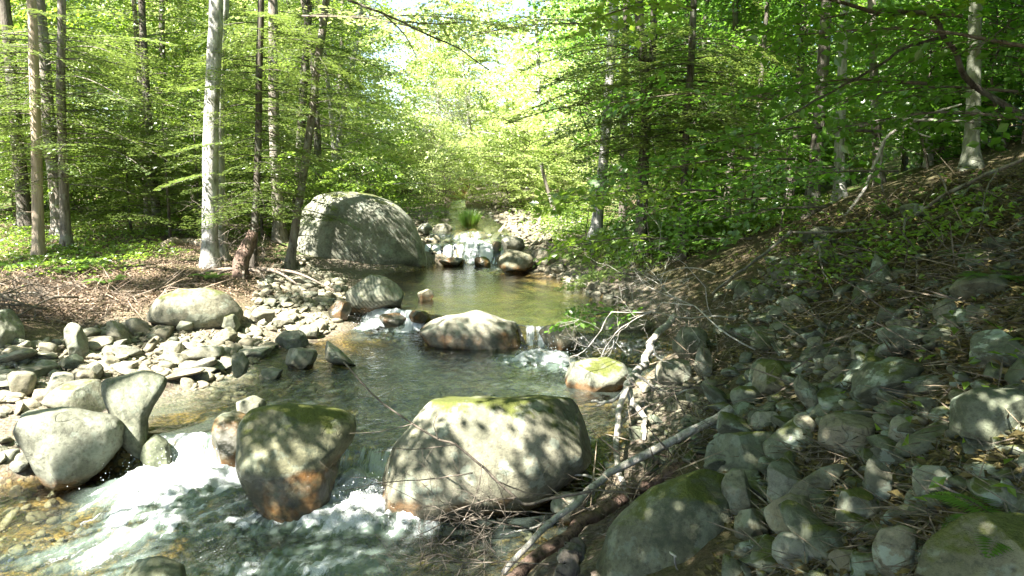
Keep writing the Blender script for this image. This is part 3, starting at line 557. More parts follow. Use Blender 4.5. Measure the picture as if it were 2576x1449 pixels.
pebbles([(G1, 1500, (8, 26)), (G2, 900, (8, 24)), ([(430,800),(620,820),(700,870),(500,880),(380,850)], 500, (5, 14)), ([(1400,670),(1480,690),(1590,755),(1600,800),(1530,770),(1380,690)], 260, (8, 18)), ([(1560,960),(1800,940),(1760,1090),(1640,1110),(1540,1040)], 330, (8, 26)),
  ([(1840,760),(1960,640),(2080,600),(2100,660),(1980,760),(1880,830)], 330, (8, 22)), ([(1830,1000),(1900,850),(2300,720),(2570,700),(2570,1445),(1900,1445)], 420, (14, 44)), ([(1200,520),(1330,510),(1440,560),(1500,650),(1380,625),(1250,590)], 600, (5, 15)),
  ([(1000,560),(1120,540),(1140,600),(1080,640)], 80, (8, 18)), ([(0,1230),(280,1230),(400,1330),(200,1449),(0,1449)], 120, (14, 46)), ([(430,960),(650,940),(860,960),(830,1010),(560,1010)], 160, (10, 34)), ([(1080,1290),(1330,1280),(1330,1400),(1150,1420)], 60, (14, 50)), ([(1100,640),(1180,600),(1060,600)], 30, (8, 16))], 5, "pebbles", "loose pebbles and gravel filling the gaps along both shores", "pebbles")
# ------------------------------------------------------------------ leaves, sprays, trees
def leaf_quads(q, ld, nrm, ln, wd, fold=.15):
    sd = np.cross(nrm, ld); sd /= np.linalg.norm(sd, axis=-1, keepdims=True)+1e-9; up = np.cross(ld, sd)
    m = q+ld*(ln*.45)[..., None]; k = (wd*.5)[..., None]
    return np.stack([q, m+sd*k+up*k*fold, q+ld*ln[..., None], m-sd*k+up*k*fold], -2)
def spray(r, base, az, Ln, up0, droop, ns, ntw, ll, lw, jit=.35, side=.45, ang=58, needle=False, brad=.010):
    dh = np.array([math.cos(az), math.sin(az), 0]); pe = np.array([-dh[1], dh[0], 0]); Zv = np.array([0, 0, 1.])
    ro = r.normal()*(.2 if needle else .5); pe = pe*math.cos(ro)+Zv*math.sin(ro); k_ = r.uniform(.75, 1.25); ll *= k_; lw *= k_
    s = np.linspace(.12, 1, ns)+r.uniform(-.02, .02, ns); bend = r.normal()*.15
    path = lambda s: base+dh*(Ln*s)[..., None]+pe*(bend*Ln*s*s)[..., None]+Zv*(up0*Ln*s-droop*Ln*s*s)[..., None]
    p = path(s)[:, None, None, :]; sg = np.array([-1, 1.])[None, :, None]
    a = math.radians(ang)+r.normal(size=(ns, 2, 1))*.15; sd = dh*np.cos(a)[..., None]+pe*(sg*np.sin(a))[..., None]
    l = Ln*side*((1-s)**.75*np.minimum(1, s*3.2+.25))[:, None, None]*r.uniform(.65, 1.15, (ns, 2, 1))+ll*1.2
    t = (np.arange(ntw)+.5)[None, None]/ntw*np.ones((ns, 2, 1)); t = np.clip(t+r.uniform(-.05, .05, t.shape), 0, 1)
    q = p+sd*(l*t)[..., None]-Zv*(droop*.35*l*t*t)[..., None]; q = q+r.normal(size=q.shape)*ll*.12
    alt = np.where(np.arange(ntw) % 2 == 0, 1, -1)[None, None]*np.ones((ns, 2, 1)); pe2 = np.cross(np.cross(dh, pe), sd)
    b = alt*math.radians(48)+r.normal(size=t.shape)*.25; ld = sd*np.cos(b)[..., None]+pe2*np.sin(b)[..., None]-Zv*(.12+.25*r.rand(*t.shape))[..., None]*(1 if not needle else .6)
    ld /= np.linalg.norm(ld, axis=-1, keepdims=True); nr = np.cross(dh, pe)+r.normal(size=q.shape)*jit
    sc = r.uniform(.65, 1.2, t.shape); Q = leaf_quads(q, ld, nr, ll*sc, lw*sc).reshape(-1, 4, 3)
    tone = np.clip(.45+r.normal()*.18+r.normal(size=len(Q))*.2, 0, 1)
    br = tube(path(np.linspace(0, .97, 7)), np.linspace(brad, .003, 7)*(.4+Ln*.4), 4)
    return Q, tone, br
class Foliage:
    def __init__(s): s.Q = []; s.T = []; s.B = []
    def add(s, x): s.Q.append(x[0]); s.T.append(x[1]); s.B.append(x[2])
    def leaves(s, name, mat, base):
        Q = np.concatenate(s.Q); n = len(Q); T = np.repeat(np.concatenate(s.T), 4)
        return mesh_np(name, Q.reshape(-1, 3)-np.asarray(base), np.arange(n*4).reshape(n, 4), mat, False, dict(tone=T))
    def branches(s, name, mat, base): return tubes_mesh(name, s.B, mat, base)
def hemlock(r, axis, z0, z1, n, rmax, top=None, dens=1., az=None):
    f = Foliage(); top = top or z1*1.25
    for i in range(n):
        z = z0+(z1-z0)*(i+r.rand())/n; a = i*2.4+r.normal()*.4 if az is None else az+r.normal()*.6
        L = rmax*(1-((z-z0)/(top-z0)))**.6*r.uniform(.55, 1.1)+.25
        f.add(spray(r, axis(z), a, L, r.uniform(-.02, .22), r.uniform(.2, .42), int(13*dens+L*4), int(9*dens+2), .072, .026, .3, .48, 56, True))
    return f
def broad(r, axis, z0, z1, n, rmax, ll=.075, lw=.05, ns=9, ntw=5, prof=None, jit=.45, up=(.1, .55)):
    f = Foliage()
    for i in range(n):
        k = (i+r.rand())/n; z = z0+(z1-z0)*k; L = rmax*(math.sin(math.pi*(.12+.82*k))**.7 if prof is None else prof(k))*r.uniform(.5, 1.1)+.2
        f.add(spray(r, axis(z), i*2.4+r.normal()*.5, L, r.uniform(*up), r.uniform(.1, .45), ns+int(L*2), ntw, ll, lw, jit, .5, 50))
    return f
BARK = dict(hem=M['bark_dark'], brown=M['bark'], birch=M['birch'], beech=M['beech'], snag=M['snag'])
def trunk_path(px, y, ylean=0, top=13):
    P = [D(u, v, y+ylean*i) for i, (u, v) in enumerate(px)]
    d = P[-1]-P[-2]; d /= np.linalg.norm(d); d = d*.6+np.array([0, 0, .4]); d /= d[2]
    z = P[-1][2]
    if top > z: P += [P[-1]+d*(top-z)*.5, P[-1]+d*(top-z)]
    return P
TREES = []
def tree(name, label, px, wpx, bark, y=None, crown=None, group=None, top=13, ylean=0, flare=1.75, fork=None, **k):
    if y is None: y = hit(*px[0])[1]
    P = trunk_path(px, y, ylean, top); b = P[0].copy(); b[2] = float(H(b[0], b[1]))
    P[0][2] = min(P[0][2], b[2]); P = [P[0]+np.array([0, 0, -.35])]+P; C = catmull(P, 46)
    hz = np.maximum(C[:, 2]-b[2], 0); r0 = wpx/2/FPX*y; R = r0*np.interp(C[:, 2], [b[2], D(0, 0, y)[2], 16], [1, .8, .35])*(1+(flare-1)*np.exp(-hz/.2))
    t = root(name, b, label, "dead tree" if crown == 'dead' else "tree", group); sd = len(label)*7+int(px[0][0])
    r = np.random.RandomState(sd)
    parts = [tube(C, R*(1+0*hz), 16, .16, sd % 50)]
    if fork: Fp = catmull([D(u, v, y) for u, v in fork]+[D(fork[-1][0], fork[-1][1], y)+np.array([.3, .2, 4])], 20); parts.append(tube(Fp, np.linspace(r0*.75, r0*.4, 20), 10, .1, 3))
    for i in range(4 if crown != 'dead' else 7):      # broken dead stubs
        k0 = r.randint(4, 26); a = r.uniform(0, 6.3); L = r.uniform(.12, .5) if crown == 'dead' else r.uniform(.06, .2) if crown != 'hem' else r.uniform(.25, .7)
        q = C[k0]; parts.append(tube([q, q+np.array([math.cos(a), math.sin(a), .1])*L*.5, q+np.array([math.cos(a), math.sin(a), r.uniform(-.2, .3)])*L], [.014, .009, .004], 5))
    tubes = tubes_mesh("trunk", parts, BARK[bark], b); link("trunk", tubes, t)
    axis = lambda z: np.array([np.interp(z, C[:, 2], C[:, i]) for i in (0, 1, 2)])
    if crown == 'hem':
        f = hemlock(r, axis, b[2]+k.get('z0', 1.2), k.get('z1', min(8.5, 2.6+y*.235-b[2]+.3)), k.get('n', 46), k.get('rmax', 2.0), 14, k.get('dens', 1.))
        link("branches", f.branches("branches", BARK[bark], b), t); link("crown", f.leaves("crown", k.get('mat', M['needle']), b), t)
    elif crown == 'broad':
        f = broad(r, axis, b[2]+k.get('z0', 2.), k.get('z1', 9), k.get('n', 50), k.get('rmax', 2.4), k.get('ll', .075), k.get('lw', .05))
        link("branches", f.branches("branches", BARK[bark], b), t); link("crown", f.leaves("crown", k.get('mat', M['leaf']), b), t)
    TREES.append((t, C, b, crown, bark)); return t
tree("dead_tree", "bare barkless tan dead trunk, foremost of the trees at far left", [(97,655),(94,480),(90,300),(84,120),(78,-20)], 27, 'snag', crown='dead')
tree("hemlock_tree", "mottled dark trunk leaning left behind the bare dead trunk at the left edge", [(62,520),(48,400),(34,240),(22,100),(8,-10)], 32, 'hem', 17, 'hem', rmax=2.4, z0=2.0, n=40)
tree("hemlock_tree", "thick brown leaning trunk just right of the bare dead trunk", [(152,572),(138,440),(122,300),(108,140),(95,-20)], 36, 'brown', 15.5, 'hem', rmax=2.6, z0=1.6, n=44)
tree("hemlock_tree", "slim straight brown trunk touching the thick leaning trunk at left", [(164,590),(158,400),(153,200),(155,-20)], 23, 'brown', 14.5, 'hem', rmax=2.4, z0=1.2, n=46)
tree("birch_tree", "thick pale grey trunk with lichen, the brightest on the left bank", [(528,672),(528,500),(532,300),(540,120),(545,-20)], 40, 'birch', None, 'over', flare=1.45)
tree("birch_tree", "darker grey stem pressed against the right side of the thick pale trunk", [(556,660),(553,480),(552,260),(560,60),(566,-20)], 27, 'birch', 14.2, 'over')
tree("hemlock_tree", "slender dark trunk rising from a shaggy leaning stump right of the pale trunk", [(634,680),(643,520),(650,350),(652,150),(657,-20)], 19, 'hem', None, 'hem', rmax=1.6, z0=.9, n=54, dens=1.2)
tree("hemlock_tree", "grey brown trunk behind the slender one, left of the huge boulder", [(704,590),(692,400),(688,200),(686,-20)], 28, 'brown', 16.5, 'hem', rmax=1.4, z0=2.4, n=10)
tree("hemlock_tree", "bent leaning trunk curving right over the huge boulder", [(727,652),(752,514),(778,340),(798,160),(822,-20)], 21, 'brown', 14.2, 'hem', rmax=1.2, z0=2.6, n=13, dens=1.1, flare=1.8)
tree("maple_tree", "dark trunk partly hidden behind leaves above the huge boulder", [(742,520),(755,360),(768,150),(778,-20)], 22, 'hem', 19, 'broad', rmax=2.2, z0=3.4, n=30)
tree("maple_tree", "pale grey thin trunk standing behind the huge boulder, leaning right", [(833,488),(850,380),(876,210),(902,90),(915,-20)], 16, 'birch', 21, 'broad', rmax=2.2, z0=3.0, n=36, mat=M['leaf_sun'])
tree("maple_tree", "light grey trunk at the right shore where the bank turns dark", [(1497,606),(1518,400),(1535,180),(1546,-20)], 27, 'birch', 15.5, 'over')
tree("hemlock_tree", "dark forked trunk at the right whose two stems part near the top", [(1611,625),(1618,450),(1626,240),(1612,90),(1606,-20)], 29, 'hem', 13.5, 'hem', fork=[(1626,245),(1640,150),(1645,60),(1648,-20)], rmax=2.3, z0=2.0, n=50, dens=1.2)
tree("hemlock_tree", "slim wavy dark trunk right of the forked trunk", [(1714,645),(1722,450),(1728,300),(1738,160),(1746,-20)], 19, 'hem', 13, 'hem', rmax=1.9, z0=1.8, n=44, dens=1.2)
tree("maple_tree", "rough dark trunk at the top of the right slope beside the white birch", [(2040,538),(2052,400),(2066,220),(2082,-20)], 32, 'hem', 12, 'over')
tree("birch_tree", "white sun splashed birch trunk at the top of the right slope", [(2112,512),(2112,380),(2118,200),(2128,-20)], 25, 'birch', 12.5, 'over')
tree("maple_tree", "grey trunk with splayed base between the white birch and the smooth beech", [(2212,490),(2204,330),(2198,160),(2194,-20)], 23, 'brown', 13, 'over', flare=1.7)
tree("beech_tree", "smooth greenish beech trunk on the slope near the right edge", [(2440,425),(2448,270),(2452,120),(2456,-20)], 34, 'beech', 10, 'over')
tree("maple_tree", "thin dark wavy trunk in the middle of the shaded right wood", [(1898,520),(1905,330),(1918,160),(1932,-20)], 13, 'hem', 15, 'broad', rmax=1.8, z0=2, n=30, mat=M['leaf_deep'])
tree("maple_tree", "thin pale trunk seen between the splayed trunk and the beech", [(2338,385),(2340,240),(2344,100),(2350,-20)], 16, 'birch', 14, 'over')
tree("dead_tree", "short bleached dead stem leaning over the far gravel bar", [(1400,552),(1385,500),(1370,450),(1362,410)], 9, 'brown', 22, 'dead', top=0)
# ---- shared forms for trees that repeat in the background
def form(seed, kindn, h, z0, n, rmax, rad, ll=.09, lw=.06, **k):
    r = np.random.RandomState(seed); pts = catmull([np.array([0, 0, -.4]), np.array([0, 0, 0]), np.array([r.normal()*.12, r.normal()*.12, h*.35]), np.array([r.normal()*.3, r.normal()*.3, h*.7]), np.array([r.normal()*.4, r.normal()*.4, h])], 24)
    ax = lambda z: np.array([np.interp(z, pts[:, 2], pts[:, i]) for i in (0, 1, 2)])
    tr = tubes_mesh("trunk", [tube(pts, np.interp(pts[:, 2], [0, h], [rad, rad*.25]), 9, .1, seed)], k.get('bark', M['bark']), (0, 0, 0))
    f = hemlock(r, ax, z0, h, n, rmax, h*1.1, 1.) if kindn == 'hem' else broad(r, ax, z0, h, n, rmax, ll, lw, k.get('ns', 9), k.get('ntw', 5), k.get('prof'), k.get('jit', .5))
    return tr, f.branches("branches", k.get('bark', M['bark']), (0, 0, 0)), f.leaves("crown", k['mat'], (0, 0, 0))
FORMS = dict(
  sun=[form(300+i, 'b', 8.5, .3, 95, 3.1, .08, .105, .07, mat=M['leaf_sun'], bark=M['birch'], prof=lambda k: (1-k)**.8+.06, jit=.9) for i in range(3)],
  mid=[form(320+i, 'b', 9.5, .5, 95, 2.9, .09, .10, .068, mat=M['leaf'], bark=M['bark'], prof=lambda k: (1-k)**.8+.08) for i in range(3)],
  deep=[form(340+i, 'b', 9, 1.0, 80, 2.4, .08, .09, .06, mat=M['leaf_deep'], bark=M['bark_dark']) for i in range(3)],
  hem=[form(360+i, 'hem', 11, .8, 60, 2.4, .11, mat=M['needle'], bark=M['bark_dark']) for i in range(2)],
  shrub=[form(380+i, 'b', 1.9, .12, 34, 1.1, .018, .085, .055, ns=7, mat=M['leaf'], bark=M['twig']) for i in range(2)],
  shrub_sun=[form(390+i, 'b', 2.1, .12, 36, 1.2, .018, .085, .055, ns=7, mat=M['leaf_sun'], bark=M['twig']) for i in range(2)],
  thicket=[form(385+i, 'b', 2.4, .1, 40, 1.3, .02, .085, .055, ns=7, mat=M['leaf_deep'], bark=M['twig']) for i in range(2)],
  beechling=[form(400+i, 'b', 2.8, .35, 20, 1.25, .02, .10, .062, ns=6, mat=M['leaf_deep'], bark=M['twig']) for i in range(3)])
def plant(name, cat, fm, x, y, sc, label, group, r):
    z = float(H(x, y)); t = root(name, (x, y, z-.03), label, cat, group); t.rotation_euler = (0, 0, r.uniform(0, 6.3)); t.scale = (sc, sc, sc*r.uniform(.9, 1.15))
    f = FORMS[fm][r.randint(len(FORMS[fm]))]
    for nm, me in zip(("trunk" if name.endswith("tree") else "stem", "branches", "crown"), f): link(nm, me, t)
r = np.random.RandomState(77)
def scatter(n, xr, yr, fm, name, cat, label, group, sc=(.8, 1.3), ok=lambda x, y: True):
    k = 0; g = 0
    while k < n and g < 4000:
        g += 1; y = r.uniform(*yr); x = r.uniform(*xr)*y
        if not ok(x, y): continue
        plant(name, cat, fm, x, y, r.uniform(*sc), label, group, r); k += 1
open_ = lambda x, y: not (-3.2 < x < 2.2 and y < 25)
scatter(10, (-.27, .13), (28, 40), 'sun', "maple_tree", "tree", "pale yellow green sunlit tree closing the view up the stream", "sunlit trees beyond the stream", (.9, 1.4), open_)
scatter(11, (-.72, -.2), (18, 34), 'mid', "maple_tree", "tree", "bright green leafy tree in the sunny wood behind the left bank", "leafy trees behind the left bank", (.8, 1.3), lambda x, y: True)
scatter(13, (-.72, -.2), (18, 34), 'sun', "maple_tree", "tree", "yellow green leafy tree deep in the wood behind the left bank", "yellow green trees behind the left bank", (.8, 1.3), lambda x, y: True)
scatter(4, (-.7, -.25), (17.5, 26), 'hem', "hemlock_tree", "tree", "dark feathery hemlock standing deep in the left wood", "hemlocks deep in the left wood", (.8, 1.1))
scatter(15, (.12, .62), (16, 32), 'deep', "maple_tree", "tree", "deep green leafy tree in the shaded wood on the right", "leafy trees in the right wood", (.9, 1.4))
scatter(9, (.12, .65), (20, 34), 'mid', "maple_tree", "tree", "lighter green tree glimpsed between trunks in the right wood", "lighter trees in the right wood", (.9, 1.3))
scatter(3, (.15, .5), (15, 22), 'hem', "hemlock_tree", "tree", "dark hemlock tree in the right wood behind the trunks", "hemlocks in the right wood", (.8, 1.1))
scatter(15, (-.16, .12), (23, 31), 'shrub_sun', "shrub", "shrub", "pale sunlit shrub at the head of the visible stream", "sunlit shrubs at the head of the stream", (.8, 1.5), lambda x, y: not (-2.2 < x < -.6))
scatter(18, (-.66, -.18), (17, 27), 'shrub', "shrub", "shrub", "green shrub on the forest floor behind the left bank trunks", "shrubs behind the left bank", (.6, 1.2))
scatter(13, (.10, .45), (15.5, 24), 'shrub', "shrub", "shrub", "low green shrub under the right wood", "shrubs under the right wood", (.7, 1.2))
for u, v, sc, lab in [(1560,640,.62,"leafy beech sapling overhanging the right shore of the upper pool"),(1640,650,.66,"beech sapling at the foot of the forked dark trunk"),(1760,620,.75,"beech sapling beside the slim wavy dark trunk"),(1850,600,.85,"leafy sapling in the gap of the shaded right wood"),(1960,600,.8,"leafy sapling in front of the rough dark trunk"),(1470,610,.6,"small sapling left of the light grey trunk on the right shore")]:
    h = hit(u, v); plant("beech_sapling", "sapling", 'beechling', h[0], h[1], sc, lab, None, r)
for u, v, sc, lab in [(1120,560,.35,"bright green bush beside the far left bank rocks"),(960,500,.55,"green bush above the huge boulder"),(1290,660,.28,"sprig of leaves growing over the dark boulder by the far waterfall"),(1420,600,.5,"leafy shrub on the far right gravel bar")]:
    h = hit(u, v); plant("shrub", "shrub", 'shrub', h[0], h[1], sc, lab, None, r)
scatter(14, (.50, .78), (10.5, 17), 'thicket', "shrub", "shrub", "dark tangled shrub along the crest of the right slope", "shrubs along the crest of the right slope", (.8, 1.4))
scatter(6, (.45, .75), (14, 22), 'deep', "maple_tree", "tree", "dark leafy tree behind the crest of the right slope", "trees behind the crest of the right slope", (.9, 1.3))
for u, v, y, lab in [(1195,505,25.5,"pale shrub closing the stream bed behind the grass tuft"),(1260,508,24.5,"pale shrub on the right of the stream bed behind the far gravel bar"),(1120,505,24,"leafy shrub on the left of the stream bed behind the grass tuft")]:
    p_ = D(u, v, y); plant("shrub", "shrub", 'shrub_sun', p_[0], p_[1], .95, lab, None, r)
# ---- low hemlock boughs of the left bank: small hemlocks
for u, v, hh, rm, lab in [(430,612,2.3,1.5,"young hemlock spreading feathery boughs left of the thick pale trunk"),(330,590,2.0,1.5,"low feathery young hemlock behind the left bank litter"),(660,600,1.9,.9,"small hemlock crowded among the trunks by the huge boulder"),(505,600,2.6,1.3,"young hemlock reaching behind the thick pale trunk")]:
    h = hit(u, v); b = h; rr = np.random.RandomState(u); ax = lambda z, b=b: np.array([b[0], b[1], z])
    t = root("young_hemlock", b, lab, "tree"); f = hemlock(rr, ax, b[2]+.25, b[2]+hh, 20, rm, b[2]+hh*1.5)
    link("trunk", tubes_mesh("trunk", [tube([b-np.array([0, 0, .2]), b+np.array([0, 0, hh*.5]), b+np.array([0, 0, hh*1.02])], [.035, .025, .008], 8)], M['bark_dark'], b), t)
    link("branches", f.branches("branches", M['bark_dark'], b), t); link("crown", f.leaves("crown", M['needle'], b), t)
# ---- overhead canopy shaped for its shade; unseen trees added just outside the picture
for x, y, lab, bk in [(-9.6,0.6,"unseen tall maple added at the left to shade the gravel bar",'brown'),(-4.5,-3.5,"unseen tall maple added for shade behind the viewpoint on the left shore",'brown'),(1.5,-3.0,"unseen tall maple added for shade behind the viewpoint on the right slope",'brown'),(5.5,2.0,"unseen tall beech added for shade up the right slope",'beech'),(-10,9.5,"unseen tall maple added for shade beside the left bank",'brown')]:
    z = float(H(x, y)); C = catmull([np.array([x, y, z-.4]), np.array([x, y, z]), np.array([x+.2, y+.1, 6]), np.array([x, y+.4, 13.])], 30)
    t = root("maple_tree", (x, y, z), lab, "tree"); link("trunk", tubes_mesh("trunk", [tube(C, np.linspace(.24, .09, 30), 12, .1, 5)], BARK[bk], (x, y, z)), t)
    TREES.append((t, C, np.array([x, y, z]), 'over', bk))
def shade(x, y):     # shade wanted on each patch of valley floor; the canopy is shaped to it, 0..1
    l, rr_ = edges(y); s = .50+0*x
    s = np.where(x < l, .40, s); s = np.where(x > rr_+.25, .975, s); s = np.where((x > rr_-.5) & (x <= rr_+.25), .62, s)
    s = np.where((y > 11) & (y < 17) & (x < rr_) & (x > -2.2), .30, s); s = np.where((y > 17.5) & (x < 3), .05, s); s = np.where((y > 13) & (x > 3.2), .5, s)
    s = np.where((y < 6.2) & (x < rr_-.2), .44, s); s = np.where((x < -3) & (y > 12), .30, s)
    for u, v, z, rd, am in SPOTS:
        c = W(u, v, z); g0 = float(H(c[0], c[1]))+.3; c = c-SUN*((c[2]-g0)/SUN[2]); s = s+am*np.exp(-((x-c[0])**2+(y-c[1])**2)/rd**2)
    return s
SPOTS = [(970,620,.9,1.2,-.8),(1190,830,.4,.7,-.95),(150,1070,.4,.8,-.9),(1090,1050,.5,.28,-.55),(1250,1120,.4,.16,-.6),(1310,1010,.6,.2,.5),(1180,1130,.4,.18,.5),(1690,930,.5,.4,-.8),(300,880,.5,1.2,-.35),(500,770,.7,.7,-.3),(1930,690,1.2,.35,-.9),(2020,1375,.8,.13,-1.2),(2500,1150,1.2,.2,-1.2),(430,1230,0,.4,-.6),(300,1300,0,.4,-.5),(1000,1290,0,.25,-.6),(915,1180,.12,.17,-.7),(880,1270,0,.25,-.6),(120,1330,0,.5,-.4),
  (720,1110,.4,.6,1.1),(800,1050,.4,.35,.6),(1420,1100,.3,.35,.5),(900,960,.26,.6,.35),(1560,840,.4,.7,.6),(1480,1010,.3,.3,.4),(650,1400,0,.5,.3),(1640,1330,.4,.6,.7),(640,1000,.26,.5,.3),(2100,1000,.9,1.5,.4),(2300,700,1.6,1.4,.3)]
rr = np.random.RandomState(99); gx, gy_ = np.meshgrid(np.arange(-9, 12, .19), np.arange(1.2, 21, .19)); gx = gx.ravel()+rr.uniform(-.1, .1, gx.size); gy_ = gy_.ravel()+rr.uniform(-.1, .1, gy_.size)
nn = fbm(xy0(gx*.75+3, gy_*.75), 2, 131)*.62+fbm(xy0(gx*1.9, gy_*1.9), 2, 137)*.38; rank = np.argsort(np.argsort(nn))/len(nn)
sel = rank < shade(gx, gy_); gx, gy_ = gx[sel], gy_[sel]; hz = np.where(gy_ < 9, rr.uniform(4.6, 7.2, len(gx)), rr.uniform(7.0, 10.5, len(gx))); gz = H(gx, gy_)+.3
cl = np.stack([gx, gy_, gz], -1)+SUN*((hz-gz)/SUN[2])[:, None]
rb = (gx > edges(gy_)[1]+.4) & (gy_ < 9.5); cl = np.concatenate([cl, cl[rb]+rr.normal(size=(rb.sum(), 3))*.09-SUN*rr.uniform(-.4, .8, (rb.sum(), 1))])
over = [t for t in TREES if t[3] == 'over']; cx = np.array([t[1][np.argmin(np.abs(t[1][:, 2]-10))] for t in over])
own = np.argmin(((cl[:, None, :2]-cx[None, :, :2])**2).sum(-1), 1)
for i, (t, C, b, _, bk) in enumerate(over):
    c = cl[own == i]
    if len(c) < 5:   # little tuft of its own far above the picture
        c = C[-1]+rr.normal(size=(60, 3))*np.array([.9, .9, .8])+np.array([0, .8, 0])
    m = 34; q = (c[:, None]+rr.normal(size=(len(c), m, 3))*np.array([.13, .13, .10])).reshape(-1, 3); n = len(q)
    a = rr.uniform(0, 6.3, n); ld = np.stack([np.cos(a), np.sin(a), rr.normal(size=n)*.3-.15], -1); ld /= np.linalg.norm(ld, axis=1)[:, None]
    Q = leaf_quads(q, ld, np.array([0, 0, 1.])+rr.normal(size=(n, 3))*.35, rr.uniform(.08, .13, n), rr.uniform(.05, .085, n))
    link("crown", mesh_np("crown", Q.reshape(-1, 3)-b, np.arange(n*4).reshape(n, 4), M['leaf'], False, dict(tone=rr.rand(n).repeat(4))), t)
    lim = []
    for k in range(min(16, len(c))):
        e_ = c[rr.randint(len(c))]; z0 = max(4.6 if b[1] < 4 else 7.0, min(e_[2]-np.hypot(*(e_-C[-1])[:2])*.35, 12.5)); s0 = np.array([np.interp(z0, C[:, 2], C[:, j]) for j in (0, 1, 2)])
        lim.append(tube(catmull([s0, s0*.5+e_*.5+np.array([0, 0, .35]), e_], 9), np.linspace(.05, .012, 9), 6))
    link("branches", tubes_mesh("branches", lim, BARK[bk], b), t)
# ---- the far wood behind everything
def farwood(n, seed, mat, name, label, xr, yr, zr, ll, test):
    q_ = np.random.RandomState(seed); P = np.zeros((0, 3))
    while len(P) < n:
        y = q_.uniform(*yr, n); x = q_.uniform(*xr, n)*y; z = H(x, y)*0+2.5+q_.uniform(*zr, n); p = np.stack([x, y, z], -1)
        k = fbm(p*np.array([.35, .35, .5]), 3, seed); p = p[(k > .46) & test(x/y, (z-CZ)/y)]; P = np.concatenate([P, p])
    P = P[:n]; a = q_.uniform(0, 6.3, n); ld = np.stack([np.cos(a), np.sin(a), q_.normal(size=n)*.4-.2], -1); ld /= np.linalg.norm(ld, axis=1)[:, None]; s = q_.uniform(.7, 1.3, n)*ll
    Q = leaf_quads(P, ld, np.array([-.2, -.5, .8])+q_.normal(size=(n, 3))*.6, s, s*.66)
    o = kind(link(name, mesh_np(name, Q.reshape(-1, 3), np.arange(n*4).reshape(n, 4), mat, False, dict(tone=np.clip(fbm(P*.3, 2, 5)*1.6-.3+q_.normal(size=n)*.15, 0, 1).repeat(4)))), "stuff", label); o["category"] = "forest"
gap = lambda a, b: ~((a > -.2) & (a < .04) & (b > .13+.05*np.sin(a*47)+.03*np.sin(a*140)))
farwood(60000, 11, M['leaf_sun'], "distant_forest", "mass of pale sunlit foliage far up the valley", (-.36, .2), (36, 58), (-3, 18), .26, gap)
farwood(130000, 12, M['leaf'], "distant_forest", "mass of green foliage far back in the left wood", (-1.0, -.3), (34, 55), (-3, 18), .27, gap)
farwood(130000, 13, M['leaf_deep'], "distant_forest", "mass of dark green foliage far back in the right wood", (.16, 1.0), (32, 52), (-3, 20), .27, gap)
# ------------------------------------------------------------------ dead wood
def px_branch(px, y, wpx, sides=9, rough=.12, seed=0, n=36, taper=.6):
    P = []; ysn = np.linspace(y[0], y[1], len(px)) if isinstance(y, tuple) else y
    for (u, v), yy in zip(px, ysn if hasattr(ysn, '__len__') else [ysn]*len(px)): P.append(D(u, v, yy))
    C = catmull(P, n); C = C+np.stack([(fbm(np.stack([np.arange(n)*.35, 0*C[:, 0]+seed+k*9, 0*C[:, 0]], -1), 2, seed+k)-.5) for k in range(3)], -1)*np.max(wpx)/FPX*C[:, 1:2]*.7
    W_ = wpx if hasattr(wpx, '__len__') else (wpx, wpx*taper)
    return tube(C, np.linspace(W_[0], W_[1], n)/2/FPX*C[:, 1], sides, rough, seed)
def px_depths(px, lift=0):   # depths that let the branch lie on the ground
    out = []
    for u, v in px: h = hit(u, v+lift); out.append(h[1]-.04)
    return np.array(out)
def branch(name, label, cat, segs, mat):
    parts = []
    for i, (px, y, wd) in enumerate(segs):
        if y is None: y = px_depths(px)
        parts.append(px_branch(px, y, wd, 9 if np.max(wd) > 9 else 6, .14, i+len(label)))
    b = parts[0][0].mean(0); b[2] = parts[0][0][:, 2].min()
    return tag(link(name, tubes_mesh(name, parts, mat, b), loc=b), label, cat)
branch("driftwood_branch", "bleached forked branch standing on its prongs right of the largest boulder", "branch", [
  ([(1700,798),(1662,827),(1638,865),(1624,903),(1600,942),(1577,968)], (8.6, 6.9), (15, 24)),
  ([(1579,962),(1567,994),(1557,1042),(1552,1085),(1547,1124),(1557,1186),(1574,1234)], (6.9, 5.5), (17, 15)),
  ([(1579,964),(1588,1009),(1610,1033),(1624,1061),(1619,1109)], (6.9, 6.2), (19, 11)), ([(1571,985),(1533,1009),(1490,1009)], (6.8, 7.0), (11, 6)), ([(1592,1012),(1580,1040),(1562,1072)], (6.7, 6.4), (9, 5)),
  ([(1600,942),(1650,975),(1700,990),(1740,975)], (6.95, 6.9), (9, 4)), ([(1533,1009),(1500,1022),(1470,1020)], (6.9, 7.0), (6, 3)), ([(1640,862),(1655,900),(1690,915)], (7.4, 7.3), (6, 3))], M['bleach'])
branch("fallen_log", "weathered grey log reaching from the bank stones to the bottom of the picture", "log", [
  ([(1842,1028),(1760,1071),(1653,1124),(1557,1172),(1509,1205),(1452,1258),(1365,1330),(1270,1440)], np.array([5.75, 5.65, 5.5, 5.35, 5.22, 4.95, 4.65, 4.25]), (24, 16)),
  ([(1509,1205),(1450,1195),(1400,1215)], (5.5, 5.6), (8, 4)), ([(1450,1258),(1400,1300),(1330,1330),(1260,1345)], (4.95, 4.75), (10, 4))], M['bleach'])
